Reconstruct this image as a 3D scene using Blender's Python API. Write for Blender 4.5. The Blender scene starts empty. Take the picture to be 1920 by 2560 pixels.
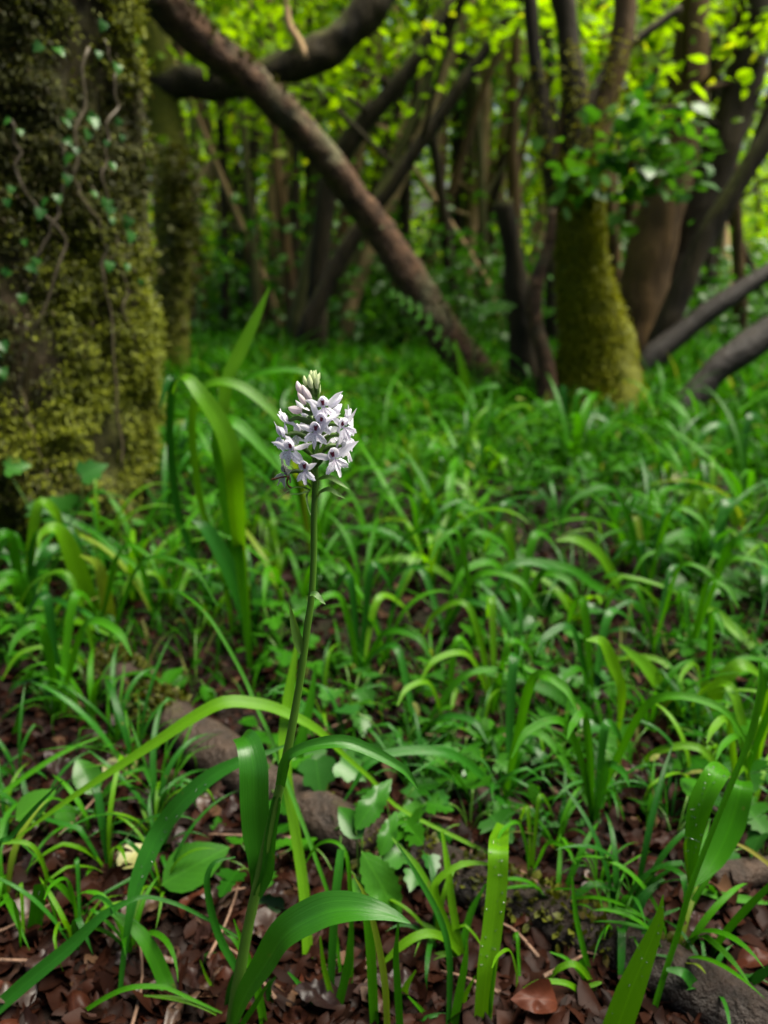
import bpy, math, random
import numpy as np
from mathutils import Vector, Matrix

random.seed(7)
RNG = np.random.default_rng(11)
R = math.radians
scene = bpy.context.scene
COL = scene.collection

# ------------------------------------------------------------------ camera
CAM_H, PITCH, FPX, CX, CY = 0.45, R(19.0), 1900.0, 960.0, 1280.0
cam_data = bpy.data.cameras.new('camera')
cam = bpy.data.objects.new('camera', cam_data)
COL.objects.link(cam)
cam.location = (0, 0, CAM_H)
cam.rotation_euler = (R(90) - PITCH, 0, 0)
cam_data.sensor_fit = 'VERTICAL'
cam_data.sensor_height = 36.0
cam_data.sensor_width = 27.0
cam_data.lens = 36.0 * FPX / 2560.0
cam_data.clip_start = 0.02
cam_data.clip_end = 500
cam_data.dof.use_dof = True
cam_data.dof.focus_distance = 0.34
cam_data.dof.aperture_fstop = cam_data.lens / 3.7
cam_data.dof.aperture_blades = 0
scene.camera = cam

# ------------------------------------------------------------------ light
SUN_EL, SUN_AZ = R(68), R(86)
world = bpy.data.worlds.new('World')
scene.world = world
world.use_nodes = True
wn = world.node_tree
bg = wn.nodes['Background']
sky = wn.nodes.new('ShaderNodeTexSky')
sky.sky_type = 'NISHITA'
sky.sun_disc = False
sky.sun_elevation = SUN_EL
sky.sun_rotation = SUN_AZ
sky.air_density = 1.0
sky.dust_density = 5.0
sky.ozone_density = 0.7
wn.links.new(sky.outputs[0], bg.inputs[0])
bg.inputs[1].default_value = 0.05
sun_d = bpy.data.lights.new('sun', 'SUN')
sun_d.energy = 5.0
sun_d.angle = R(38)
sun_d.color = (1.0, 0.94, 0.80)
sun = bpy.data.objects.new('sun', sun_d)
COL.objects.link(sun)
sdir = Vector((math.sin(SUN_AZ) * math.cos(SUN_EL), math.cos(SUN_AZ) * math.cos(SUN_EL), math.sin(SUN_EL)))
sun.rotation_euler = sdir.to_track_quat('Z', 'Y').to_euler()
sun.location = (2, 4, 8)
scene.view_settings.view_transform = 'Standard'
scene.view_settings.look = 'None'
scene.view_settings.exposure = 1.6
scene.view_settings.gamma = 1.0
scene.view_settings.use_curve_mapping = False
scene.cycles.use_denoising = True
scene.cycles.max_bounces = 8
scene.cycles.diffuse_bounces = 4
scene.cycles.transmission_bounces = 6
scene.cycles.transparent_max_bounces = 8
scene.cycles.caustics_reflective = False
scene.cycles.caustics_refractive = False
scene.cycles.sample_clamp_indirect = 4.0

# ------------------------------------------------------------------ noise
def _hash(i, j, k, s):
    h = (i * 374761393 + j * 668265263 + k * 2147483647 + s * 1274126177) & 0xFFFFFFFF
    h = ((h ^ (h >> 13)) * 1274126177) & 0xFFFFFFFF
    h = (h ^ (h >> 16)) & 0xFFFFFFFF
    return h.astype(np.float64) / 4294967295.0

def vnoise(p, f=1.0, s=0):
    p = np.asarray(p, float) * f + 1000.0
    i = np.floor(p).astype(np.int64)
    t = p - i
    t = t * t * (3 - 2 * t)
    r = 0
    for a in (0, 1):
        for b in (0, 1):
            for c in (0, 1):
                w = (t[..., 0] if a else 1 - t[..., 0]) * (t[..., 1] if b else 1 - t[..., 1]) * (t[..., 2] if c else 1 - t[..., 2])
                r = r + w * _hash(i[..., 0] + a, i[..., 1] + b, i[..., 2] + c, s)
    return r * 2 - 1

def fbm(p, f=1.0, o=3, s=0):
    r, a = 0, 1.0
    for k in range(o):
        r = r + a * vnoise(p, f, s + k)
        f *= 2.03
        a *= 0.5
    return r

# ------------------------------------------------------------------ placing
def gz(x, y):
    x = np.asarray(x, float); y = np.asarray(y, float)
    p = np.stack([x, y, np.zeros_like(x)], -1)
    far = np.clip((y - 0.5) / 3.0, 0, 1)
    return 0.006 * vnoise(p, 9.0, 3) + (0.008 + 0.05 * far) * vnoise(p, 1.6, 5) + 0.05 * far * vnoise(p, 0.5, 8)

CF = np.array([0, math.cos(PITCH), -math.sin(PITCH)])
CU = np.array([0, math.sin(PITCH), math.cos(PITCH)])
CR = np.array([1.0, 0, 0])
CO = np.array([0, 0, CAM_H])

def ray(px, py):
    return CF + (px - CX) / FPX * CR + (CY - py) / FPX * CU

def at(px, py, Y):
    d = ray(px, py)
    return CO + d * (Y / d[1])

def gnd(px, py):
    d = ray(px, py)
    t = 5.0
    if d[2] < -0.01:
        t = -CAM_H / d[2]
        for _ in range(6):
            p = CO + d * t
            t = -(CAM_H - float(gz(p[0], p[1]))) / d[2]
    return CO + d * t

def px2m(px, p):
    return px / FPX * float(np.dot(np.asarray(p) - CO, CF))

# ------------------------------------------------------------------ materials
def new_mat(name):
    m = bpy.data.materials.new(name)
    m.use_nodes = True
    nt = m.node_tree
    for n in list(nt.nodes):
        nt.nodes.remove(n)
    out = nt.nodes.new('ShaderNodeOutputMaterial')
    return m, nt, out

def N(nt, t, **kw):
    n = nt.nodes.new(t)
    for k, v in kw.items():
        if k in n.inputs.keys() if hasattr(n.inputs, 'keys') else False:
            n.inputs[k].default_value = v
        else:
            setattr(n, k, v)
    return n

def math_node(nt, op, a, b=None, c=None):
    n = nt.nodes.new('ShaderNodeMath')
    n.operation = op
    for i, v in enumerate((a, b, c)):
        if v is None:
            continue
        if isinstance(v, (int, float)):
            n.inputs[i].default_value = v
        else:
            nt.links.new(v, n.inputs[i])
    return n.outputs[0]

def ramp(nt, fac, stops):
    n = nt.nodes.new('ShaderNodeValToRGB')
    e = n.color_ramp.elements
    while len(e) < len(stops):
        e.new(0.5)
    for el, (p, c) in zip(e, stops):
        el.position = p
        el.color = (c[0], c[1], c[2], 1)
    nt.links.new(fac, n.inputs[0])
    return n.outputs[0]

def mixc(nt, fac, a, b, mode='MIX'):
    n = nt.nodes.new('ShaderNodeMix')
    n.data_type = 'RGBA'
    n.blend_type = mode
    for sock, v in ((n.inputs[0], fac), (n.inputs[6], a), (n.inputs[7], b)):
        if isinstance(v, (int, float)):
            sock.default_value = v
        elif isinstance(v, (tuple, list)):
            sock.default_value = (v[0], v[1], v[2], 1)
        else:
            nt.links.new(v, sock)
    return n.outputs[2]

def noise_tex(nt, scale, detail=3.0, vec=None, rough=0.55):
    n = nt.nodes.new('ShaderNodeTexNoise')
    n.inputs['Scale'].default_value = scale
    n.inputs['Detail'].default_value = detail
    n.inputs['Roughness'].default_value = rough
    if vec is not None:
        nt.links.new(vec, n.inputs['Vector'])
    return n.outputs[0]

def bump(nt, h, strength, dist):
    n = nt.nodes.new('ShaderNodeBump')
    n.inputs['Strength'].default_value = strength
    n.inputs['Distance'].default_value = dist
    nt.links.new(h, n.inputs['Height'])
    return n.outputs[0]

def thin_mat(name, dark, light, trans=0.38, rough=0.38, tcol=None, veins=0.0, island=False, spec=0.5, coat=0.0, yellow=None, net=False, nscale=None):
    """a leaf: diffuse and gloss on the front, light let through from behind"""
    m, nt, out = new_mat(name)
    geo = nt.nodes.new('ShaderNodeNewGeometry')
    if island:
        rnd = geo.outputs['Random Per Island']
    else:
        rnd = nt.nodes.new('ShaderNodeObjectInfo').outputs['Random']
    tc = nt.nodes.new('ShaderNodeTexCoord')
    nz = noise_tex(nt, nscale or (45.0 if not island else 6.0), 3.0 if not nscale else 5.0, tc.outputs['Object'])
    f = math_node(nt, 'ADD', math_node(nt, 'MULTIPLY', rnd, 0.7), math_node(nt, 'MULTIPLY', nz, 0.45))
    col = ramp(nt, f, [(0.15, dark), (0.9, light)])
    if yellow:
        yf = math_node(nt, 'MULTIPLY', math_node(nt, 'GREATER_THAN', rnd, 1.0 - yellow[0]), 0.8)
        col = mixc(nt, yf, col, yellow[1])
    p = nt.nodes.new('ShaderNodeBsdfPrincipled')
    p.inputs['Roughness'].default_value = rough
    p.inputs['Specular IOR Level'].default_value = spec
    p.inputs['Coat Weight'].default_value = coat
    p.inputs['Coat Roughness'].default_value = 0.12
    if veins > 0 or net:
        sep = nt.nodes.new('ShaderNodeSeparateXYZ')
        nt.links.new(tc.outputs['UV'], sep.inputs[0])
        u, v = sep.outputs[0], sep.outputs[1]
        if net:
            au = math_node(nt, 'ABSOLUTE', math_node(nt, 'SUBTRACT', u, 0.5))
            lat = math_node(nt, 'SINE', math_node(nt, 'MULTIPLY', math_node(nt, 'SUBTRACT', v, math_node(nt, 'MULTIPLY', au, 0.9)), 46.0))
            lat = math_node(nt, 'GREATER_THAN', lat, 0.9)
            mid = math_node(nt, 'LESS_THAN', au, 0.022)
            ln = math_node(nt, 'MAXIMUM', math_node(nt, 'MULTIPLY', lat, 0.5), mid)
            h = math_node(nt, 'MULTIPLY', ln, -1.0)
        else:
            vm = nt.nodes.new('ShaderNodeMapping')
            vm.inputs['Scale'].default_value = (26.0, 0.9, 1.0)
            nt.links.new(tc.outputs['UV'], vm.inputs[0])
            st = math_node(nt, 'SUBTRACT', math_node(nt, 'MULTIPLY', noise_tex(nt, 1.0, 2.0, vm.outputs[0]), 3.6), 1.8)
            au = math_node(nt, 'ABSOLUTE', math_node(nt, 'SUBTRACT', u, 0.5))
            mid = math_node(nt, 'LESS_THAN', au, 0.035)
            ln = math_node(nt, 'ADD', math_node(nt, 'MULTIPLY', math_node(nt, 'ADD', st, 1.0), 0.16), math_node(nt, 'MULTIPLY', mid, 0.55))
            h = math_node(nt, 'ADD', math_node(nt, 'MULTIPLY', st, 0.5), math_node(nt, 'MULTIPLY', mid, -1.5))
        blem = nt.nodes.new('ShaderNodeClamp')
        nt.links.new(math_node(nt, 'MULTIPLY', math_node(nt, 'SUBTRACT', noise_tex(nt, 95.0, 2.0, tc.outputs['Object']), 0.69), 9.0), blem.inputs[0])
        col = mixc(nt, math_node(nt, 'MULTIPLY', blem.outputs[0], 0.7), col, (0.10, 0.085, 0.02))
        lighter = mixc(nt, 1.0, col, (1.5, 1.42, 1.3), 'MULTIPLY')
        col = mixc(nt, math_node(nt, 'MULTIPLY', ln, 0.75), col, lighter)
        nt.links.new(bump(nt, h, 0.35, 0.0006), p.inputs['Normal'])
    nt.links.new(col, p.inputs['Base Color'])
    t = nt.nodes.new('ShaderNodeBsdfTranslucent')
    tm = mixc(nt, 1.0, col, tcol or (1.6, 1.5, 0.5), 'MULTIPLY')
    nt.links.new(tm, t.inputs[0])
    mx = nt.nodes.new('ShaderNodeMixShader')
    mx.inputs[0].default_value = trans
    nt.links.new(p.outputs[0], mx.inputs[1])
    nt.links.new(t.outputs[0], mx.inputs[2])
    nt.links.new(mx.outputs[0], out.inputs[0])
    return m

def bark_mat(name, c0, c1, moss=0.0, mossc=((0.025, 0.032, 0.003), (0.085, 0.09, 0.008)), scale=14.0, streak=(1, 1, 0.25), rough=0.85, bstr=0.9, up=0.5):
    m, nt, out = new_mat(name)
    tc = nt.nodes.new('ShaderNodeTexCoord')
    mp = nt.nodes.new('ShaderNodeMapping')
    mp.inputs['Scale'].default_value = streak
    nt.links.new(tc.outputs['Object'], mp.inputs[0])
    n1 = noise_tex(nt, scale, 6.0, mp.outputs[0], 0.65)
    n2 = noise_tex(nt, scale * 0.22, 4.0, tc.outputs['Object'])
    col = ramp(nt, n1, [(0.28, c0), (0.72, c1)])
    p = nt.nodes.new('ShaderNodeBsdfPrincipled')
    if moss > 0:
        geo = nt.nodes.new('ShaderNodeNewGeometry')
        sp = nt.nodes.new('ShaderNodeSeparateXYZ')
        nt.links.new(geo.outputs['Normal'], sp.inputs[0])
        mf = math_node(nt, 'ADD', math_node(nt, 'MULTIPLY', sp.outputs[2], up), n2)
        mf = math_node(nt, 'SUBTRACT', mf, 0.95 - moss)
        mf = math_node(nt, 'MULTIPLY', mf, 4.0)
        cl = nt.nodes.new('ShaderNodeClamp')
        nt.links.new(mf, cl.inputs[0])
        n3 = noise_tex(nt, scale * 4.0, 3.0, tc.outputs['Object'])
        mc = ramp(nt, n3, [(0.3, mossc[0]), (0.7, mossc[1])])
        col = mixc(nt, cl.outputs[0], col, mc)
    nt.links.new(col, p.inputs['Base Color'])
    p.inputs['Roughness'].default_value = rough
    p.inputs['Specular IOR Level'].default_value = 0.3
    nt.links.new(bump(nt, n1, bstr, 0.02), p.inputs['Normal'])
    nt.links.new(p.outputs[0], out.inputs[0])
    return m

M = {}
M['blade'] = thin_mat('grass_blade', (0.01, 0.07, 0.001), (0.032, 0.14, 0.0025), 0.36, 0.36, veins=1, spec=0.12, yellow=(0.04, (0.10, 0.14, 0.012)))
M['blade_bright'] = thin_mat('grass_blade_fresh', (0.042, 0.14, 0.001), (0.07, 0.19, 0.003), 0.45, 0.36, veins=1, spec=0.22)
M['blade_dark'] = thin_mat('grass_blade_deep', (0.006, 0.048, 0.003), (0.014, 0.084, 0.005), 0.28, 0.30, veins=1, spec=0.22)
M['blade_yellow'] = thin_mat('grass_blade_yellowed', (0.11, 0.12, 0.012), (0.17, 0.15, 0.02), 0.4, 0.5, veins=1)
M['straw'] = thin_mat('dry_straw', (0.09, 0.055, 0.028), (0.18, 0.12, 0.06), 0.2, 0.6, veins=1, tcol=(1.2, 1.0, 0.7))
M['orchid_leaf'] = thin_mat('orchid_leaf', (0.01, 0.07, 0.003), (0.022, 0.108, 0.005), 0.30, 0.30, veins=1, spec=0.4)
M['stem_green'] = thin_mat('orchid_stem', (0.045, 0.13, 0.010), (0.075, 0.18, 0.016), 0.12, 0.4)
M['ovary'] = thin_mat('orchid_ovary', (0.05, 0.12, 0.016), (0.09, 0.165, 0.03), 0.2, 0.4)
M['bract'] = thin_mat('orchid_bract', (0.04, 0.11, 0.015), (0.075, 0.16, 0.026), 0.3, 0.35, veins=1)
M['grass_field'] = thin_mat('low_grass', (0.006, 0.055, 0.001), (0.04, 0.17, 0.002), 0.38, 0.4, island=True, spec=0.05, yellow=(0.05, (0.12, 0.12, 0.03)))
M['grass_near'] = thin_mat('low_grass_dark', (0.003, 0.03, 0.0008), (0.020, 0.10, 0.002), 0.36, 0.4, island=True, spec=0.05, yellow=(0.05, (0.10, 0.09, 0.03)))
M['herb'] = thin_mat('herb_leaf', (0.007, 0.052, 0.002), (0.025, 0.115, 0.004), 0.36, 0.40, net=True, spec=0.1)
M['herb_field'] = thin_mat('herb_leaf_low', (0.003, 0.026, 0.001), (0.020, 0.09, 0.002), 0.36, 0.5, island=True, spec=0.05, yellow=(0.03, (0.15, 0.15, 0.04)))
M['ivy'] = thin_mat('ivy_leaf', (0.009, 0.05, 0.007), (0.022, 0.085, 0.010), 0.16, 0.30, net=True, spec=0.17)
M['gloss_leaf'] = thin_mat('glossy_leaf', (0.014, 0.075, 0.005), (0.030, 0.11, 0.008), 0.3, 0.25, net=True, spec=0.18)
M['pale_leaf'] = thin_mat('pale_yellow_leaf', (0.13, 0.14, 0.035), (0.20, 0.20, 0.06), 0.3, 0.5, net=True, tcol=(1, 1, 0.7))
M['crown'] = thin_mat('tree_leaf', (0.055, 0.135, 0.001), (0.19, 0.34, 0.003), 0.60, 0.42, island=True, spec=0.1, tcol=(1.9, 1.75, 0.35), yellow=(0.06, (0.26, 0.30, 0.015)))
M['crown_dark'] = thin_mat('tree_leaf_deep', (0.014, 0.07, 0.006), (0.05, 0.15, 0.010), 0.4, 0.42, spec=0.3, island=True, tcol=(1.6, 1.6, 0.5))
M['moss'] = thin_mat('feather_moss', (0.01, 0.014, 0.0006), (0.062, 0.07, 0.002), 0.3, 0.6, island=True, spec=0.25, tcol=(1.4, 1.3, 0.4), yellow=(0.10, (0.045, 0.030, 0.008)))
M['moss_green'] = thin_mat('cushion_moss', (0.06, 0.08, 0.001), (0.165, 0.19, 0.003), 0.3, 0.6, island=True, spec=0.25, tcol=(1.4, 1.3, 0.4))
M['moss_gold'] = thin_mat('bright_moss', (0.10, 0.115, 0.001), (0.27, 0.28, 0.003), 0.3, 0.6, island=True, spec=0.25, tcol=(1.4, 1.3, 0.4))
M['dead1'] = thin_mat('dead_leaf_russet', (0.010, 0.0035, 0.002), (0.042, 0.012, 0.006), 0.12, 0.45, net=True, tcol=(1.4, 0.9, 0.6), spec=0.1, nscale=3.5)
M['dead2'] = thin_mat('dead_leaf_dark', (0.006, 0.003, 0.003), (0.02, 0.009, 0.007), 0.05, 0.40, net=True, tcol=(1.2, 0.9, 0.7), spec=0.16, nscale=3.5)
M['dead3'] = thin_mat('dead_leaf_tan', (0.02, 0.009, 0.005), (0.055, 0.027, 0.014), 0.15, 0.5, net=True, tcol=(1.2, 0.9, 0.7), nscale=3.5)
M['litter'] = thin_mat('leaf_litter', (0.0025, 0.0012, 0.0008), (0.019, 0.006, 0.003), 0.08, 0.55, island=True, tcol=(1.2, 0.9, 0.6), spec=0.07, yellow=(0.04, (0.06, 0.033, 0.018)), nscale=110.0)
M['bark_lean'] = bark_mat('bark_leaning', (0.003, 0.002, 0.0012), (0.14, 0.072, 0.036), 0.42, mossc=((0.03, 0.034, 0.012), (0.17, 0.17, 0.09)), scale=36, streak=(1, 1, 1), up=0.12, bstr=1.0)
M['bark_dark'] = bark_mat('bark_dark', (0.005, 0.004, 0.0015), (0.040, 0.028, 0.010), 0.34, scale=16, up=0.3)
M['bark_brown'] = bark_mat('bark_brown', (0.012, 0.007, 0.002), (0.14, 0.08, 0.026), 0.30, scale=16, up=0.25)
M['bark_pale'] = bark_mat('bark_pale', (0.12, 0.075, 0.035), (0.50, 0.33, 0.17), 0.24, scale=12, up=0.2)
M['bark_green'] = bark_mat('bark_algae', (0.03, 0.032, 0.010), (0.12, 0.11, 0.035), 0.38, scale=9, up=0.3)
M['bark_mossy'] = bark_mat('bark_mossy', (0.004, 0.003, 0.001), (0.045, 0.028, 0.008), 0.55, scale=22, mossc=((0.012, 0.016, 0.001), (0.055, 0.060, 0.003)), up=0.15)
M['bark_moss_full'] = bark_mat('bark_moss_full', (0.03, 0.034, 0.002), (0.11, 0.115, 0.006), 0.62, scale=20, mossc=((0.05, 0.06, 0.002), (0.15, 0.155, 0.006)), up=0.1)
M['log'] = bark_mat('fallen_branch_bark', (0.005, 0.0032, 0.002), (0.042, 0.025, 0.015), 0.10, scale=55, streak=(1, 1, 1), up=0.25, rough=0.6, bstr=0.7)
M['log_dark'] = bark_mat('wet_rotten_bark', (0.003, 0.0022, 0.0015), (0.024, 0.014, 0.009), 0.08, scale=60, streak=(1, 1, 1), up=0.2, rough=0.5)
M['twig'] = bark_mat('twig_bark', (0.05, 0.03, 0.02), (0.19, 0.11, 0.07), 0.0, scale=120, streak=(1, 1, 1), rough=0.6, bstr=0.4)
M['vine'] = thin_mat('ivy_stem', (0.04, 0.03, 0.015), (0.09, 0.07, 0.03), 0.05, 0.6)

def soil_mat():
    m, nt, out = new_mat('forest_soil')
    tc = nt.nodes.new('ShaderNodeTexCoord')
    n1 = noise_tex(nt, 60, 6, tc.outputs['Object'], 0.7)
    n2 = noise_tex(nt, 2.2, 4, tc.outputs['Object'])
    c = ramp(nt, n1, [(0.3, (0.002, 0.0014, 0.001)), (0.75, (0.014, 0.007, 0.0045))])
    g = ramp(nt, n1, [(0.3, (0.004, 0.012, 0.0015)), (0.75, (0.018, 0.04, 0.005))])
    sp = nt.nodes.new('ShaderNodeSeparateXYZ')
    nt.links.new(tc.outputs['Object'], sp.inputs[0])
    f = math_node(nt, 'MULTIPLY', math_node(nt, 'SUBTRACT', math_node(nt, 'ADD', n2, math_node(nt, 'MULTIPLY', sp.outputs[1], 0.12)), 0.62), 5.0)
    cl = nt.nodes.new('ShaderNodeClamp')
    nt.links.new(f, cl.inputs[0])
    p = nt.nodes.new('ShaderNodeBsdfPrincipled')
    nt.links.new(mixc(nt, cl.outputs[0], c, g), p.inputs['Base Color'])
    p.inputs['Roughness'].default_value = 0.7
    p.inputs['Specular IOR Level'].default_value = 0.1
    nt.links.new(bump(nt, n1, 1.0, 0.01), p.inputs['Normal'])
    nt.links.new(p.outputs[0], out.inputs[0])
    return m
M['soil'] = soil_mat()

def petal_mat(name, base, spots):
    m, nt, out = new_mat(name)
    tc = nt.nodes.new('ShaderNodeTexCoord')
    sep = nt.nodes.new('ShaderNodeSeparateXYZ')
    nt.links.new(tc.outputs['UV'], sep.inputs[0])
    u, v = sep.outputs[0], sep.outputs[1]
    nz = noise_tex(nt, 500.0, 2.0, tc.outputs['Object'])
    col = mixc(nt, nz, base, tuple(c * 0.86 for c in base))
    st = math_node(nt, 'SINE', math_node(nt, 'MULTIPLY', u, 62.0))
    if spots:
        mp = nt.nodes.new('ShaderNodeMapping')
        mp.inputs['Scale'].default_value = (11.0, 6.5, 1.0)
        nt.links.new(tc.outputs['UV'], mp.inputs[0])
        oi = nt.nodes.new('ShaderNodeObjectInfo')
        vo = nt.nodes.new('ShaderNodeTexVoronoi')
        vo.voronoi_dimensions = '2D'
        vo.inputs['Scale'].default_value = 1.0
        va = nt.nodes.new('ShaderNodeVectorMath')
        nt.links.new(mp.outputs[0], va.inputs[0])
        cmb = nt.nodes.new('ShaderNodeCombineXYZ')
        nt.links.new(math_node(nt, 'MULTIPLY', oi.outputs['Random'], 37.0), cmb.inputs[0])
        nt.links.new(math_node(nt, 'MULTIPLY', oi.outputs['Random'], 91.0), cmb.inputs[1])
        nt.links.new(cmb.outputs[0], va.inputs[1])
        nt.links.new(va.outputs[0], vo.inputs['Vector'])
        dot = math_node(nt, 'LESS_THAN', vo.outputs['Distance'], 0.2)
        au = math_node(nt, 'ABSOLUTE', math_node(nt, 'SUBTRACT', u, 0.5))
        reg = math_node(nt, 'MULTIPLY', math_node(nt, 'LESS_THAN', v, 0.74), math_node(nt, 'LESS_THAN', au, 0.36))
        fac = math_node(nt, 'MULTIPLY', math_node(nt, 'MULTIPLY', dot, reg), 0.8)
        # pale magenta flush round the throat
        thr = nt.nodes.new('ShaderNodeClamp')
        nt.links.new(math_node(nt, 'MULTIPLY', math_node(nt, 'SUBTRACT', 0.30, v), 2.2), thr.inputs[0])
        col = mixc(nt, math_node(nt, 'MULTIPLY', thr.outputs[0], 0.6), col, (0.62, 0.34, 0.62))
        col = mixc(nt, fac, col, (0.28, 0.07, 0.25))
    p = nt.nodes.new('ShaderNodeBsdfPrincipled')
    nt.links.new(col, p.inputs['Base Color'])
    p.inputs['Roughness'].default_value = 0.5
    p.inputs['Specular IOR Level'].default_value = 0.3
    nt.links.new(bump(nt, st, 0.25, 0.0002), p.inputs['Normal'])
    t = nt.nodes.new('ShaderNodeBsdfTranslucent')
    nt.links.new(col, t.inputs[0])
    mx = nt.nodes.new('ShaderNodeMixShader')
    mx.inputs[0].default_value = 0.42
    nt.links.new(p.outputs[0], mx.inputs[1])
    nt.links.new(t.outputs[0], mx.inputs[2])
    nt.links.new(mx.outputs[0], out.inputs[0])
    return m
M['petal'] = petal_mat('orchid_petal', (0.88, 0.86, 0.95), False)
M['lip'] = petal_mat('orchid_lip', (0.89, 0.87, 0.96), True)
M['bud_pink'] = petal_mat('orchid_bud_pink', (0.76, 0.67, 0.70), False)
M['bud_green'] = petal_mat('orchid_bud_green', (0.62, 0.70, 0.42), False)
M['petal_old'] = petal_mat('orchid_petal_withered', (0.50, 0.50, 0.44), False)

def plain_mat(name, c, rough=0.5, trans=0.0, ior=1.33):
    m, nt, out = new_mat(name)
    tc = nt.nodes.new('ShaderNodeTexCoord')
    nz = noise_tex(nt, 300.0, 2.0, tc.outputs['Object'])
    p = nt.nodes.new('ShaderNodeBsdfPrincipled')
    nt.links.new(mixc(nt, nz, c, tuple(x * 0.8 for x in c)), p.inputs['Base Color'])
    p.inputs['Roughness'].default_value = rough
    p.inputs['Transmission Weight'].default_value = trans
    p.inputs['IOR'].default_value = ior
    nt.links.new(p.outputs[0], out.inputs[0])
    return m
M['throat'] = plain_mat('orchid_throat', (0.13, 0.006, 0.028), 0.4)
M['withered'] = plain_mat('withered_brown', (0.10, 0.035, 0.015), 0.6)
def water_mat():
    m, nt, out = new_mat('water_droplet')
    tr = nt.nodes.new('ShaderNodeBsdfTransparent')
    gl = nt.nodes.new('ShaderNodeBsdfGlossy')
    gl.inputs['Roughness'].default_value = 0.06
    fr = nt.nodes.new('ShaderNodeFresnel')
    fr.inputs[0].default_value = 1.5
    mx = nt.nodes.new('ShaderNodeMixShader')
    nt.links.new(math_node(nt, 'ADD', math_node(nt, 'MULTIPLY', fr.outputs[0], 0.8), 0.10), mx.inputs[0])
    nt.links.new(tr.outputs[0], mx.inputs[1])
    nt.links.new(gl.outputs[0], mx.inputs[2])
    nt.links.new(mx.outputs[0], out.inputs[0])
    return m
M['water'] = water_mat()

# ------------------------------------------------------------------ mesh helpers
def mesh(name, verts, faces, mat, uv=None, smooth=True):
    me = bpy.data.meshes.new(name)
    me.from_pydata([tuple(map(float, v)) for v in verts], [], [tuple(map(int, f)) for f in faces])
    if uv is not None:
        ul = me.uv_layers.new(name='UVMap')
        li = np.empty(len(me.loops), dtype=np.int32)
        me.loops.foreach_get('vertex_index', li)
        ul.data.foreach_set('uv', np.asarray(uv, dtype=np.float32)[li].ravel())
    if smooth:
        me.polygons.foreach_set('use_smooth', np.ones(len(me.polygons), dtype=bool))
    me.materials.append(mat)
    me.update()
    return me

def mesh_np(name, verts, faces_n, mat, smooth=False):
    """verts (N,3); faces_n: list of (F,k) index arrays"""
    me = bpy.data.meshes.new(name)
    verts = np.asarray(verts, np.float32)
    me.vertices.add(len(verts))
    me.vertices.foreach_set('co', verts.ravel())
    idx = np.concatenate([f.ravel() for f in faces_n]).astype(np.int32)
    tot = np.concatenate([np.full(len(f), f.shape[1]) for f in faces_n]).astype(np.int32)
    start = np.concatenate([[0], np.cumsum(tot)[:-1]]).astype(np.int32)
    me.loops.add(len(idx))
    me.loops.foreach_set('vertex_index', idx)
    me.polygons.add(len(tot))
    me.polygons.foreach_set('loop_start', start)
    me.polygons.foreach_set('loop_total', tot)
    me.polygons.foreach_set('use_smooth', np.full(len(tot), smooth, dtype=bool))
    me.materials.append(mat)
    me.update(calc_edges=True)
    me.validate()
    return me

def link(name, me, parent=None, loc=(0, 0, 0), rot=None):
    o = bpy.data.objects.new(name, me)
    COL.objects.link(o)
    o.location = loc
    if rot is not None:
        o.rotation_euler = rot
    if parent is not None:
        o.parent = parent
    return o

def tag(o, label=None, cat=None, group=None, kind=None):
    for k, v in (('label', label), ('category', cat), ('group', group), ('kind', kind)):
        if v:
            o[k] = v
    return o

def thing(name, loc, label, cat, group=None, rz=0.0):
    o = bpy.data.objects.new(name, None)
    COL.objects.link(o)
    o.empty_display_size = 0.05
    o.location = [float(c) for c in loc]
    o.rotation_euler = (0, 0, rz)
    return tag(o, label, cat, group)

def copy_tree(o, parent=None):
    c = o.copy()
    COL.objects.link(c)
    c.parent = parent
    for ch in o.children:
        copy_tree(ch, c)
    return c

def unit(v):
    v = np.asarray(v, float)
    return v / (np.linalg.norm(v, axis=-1, keepdims=True) + 1e-12)

def catmull(P, n):
    P = np.asarray(P, float)
    if len(P) == 2:
        t = np.linspace(0, 1, n)[:, None]
        return P[0] * (1 - t) + P[1] * t
    Q = np.vstack([2 * P[0] - P[1], P, 2 * P[-1] - P[-2]])
    seg = len(P) - 1
    ts = np.linspace(0, seg - 1e-9, n)
    i = np.floor(ts).astype(int)
    t = (ts - i)[:, None]
    p0, p1, p2, p3 = Q[i], Q[i + 1], Q[i + 2], Q[i + 3]
    return 0.5 * (2 * p1 + (p2 - p0) * t + (2 * p0 - 5 * p1 + 4 * p2 - p3) * t ** 2 + (3 * p1 - p0 - 3 * p2 + p3) * t ** 3)

def interp(vals, n):
    return np.interp(np.linspace(0, 1, n), np.linspace(0, 1, len(vals)), vals)

def ribbon(pts, w, nrm, cross=5, fold=0.25, thick=0.0):
    pts = np.asarray(pts)
    n = len(pts)
    tan = unit(np.gradient(pts, axis=0))
    nrm = nrm - (nrm * tan).sum(1, keepdims=True) * tan
    nrm = unit(nrm)
    side = np.cross(tan, nrm)
    us = np.linspace(-1, 1, cross)
    V, UV = [], []
    L = np.concatenate([[0], np.cumsum(np.linalg.norm(np.diff(pts, axis=0), axis=1))])
    for i in range(n):
        for u in us:
            V.append(pts[i] + side[i] * u * w[i] * 0.5 + nrm[i] * (abs(u) ** 1.4) * fold * w[i] * 0.5)
            UV.append((u * 0.5 + 0.5, L[i] / max(L[-1], 1e-6)))
    F = []
    for i in range(n - 1):
        for j in range(cross - 1):
            a = i * cross + j
            F.append((a, a + 1, a + cross + 1, a + cross))
    return np.array(V), F, UV

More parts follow.
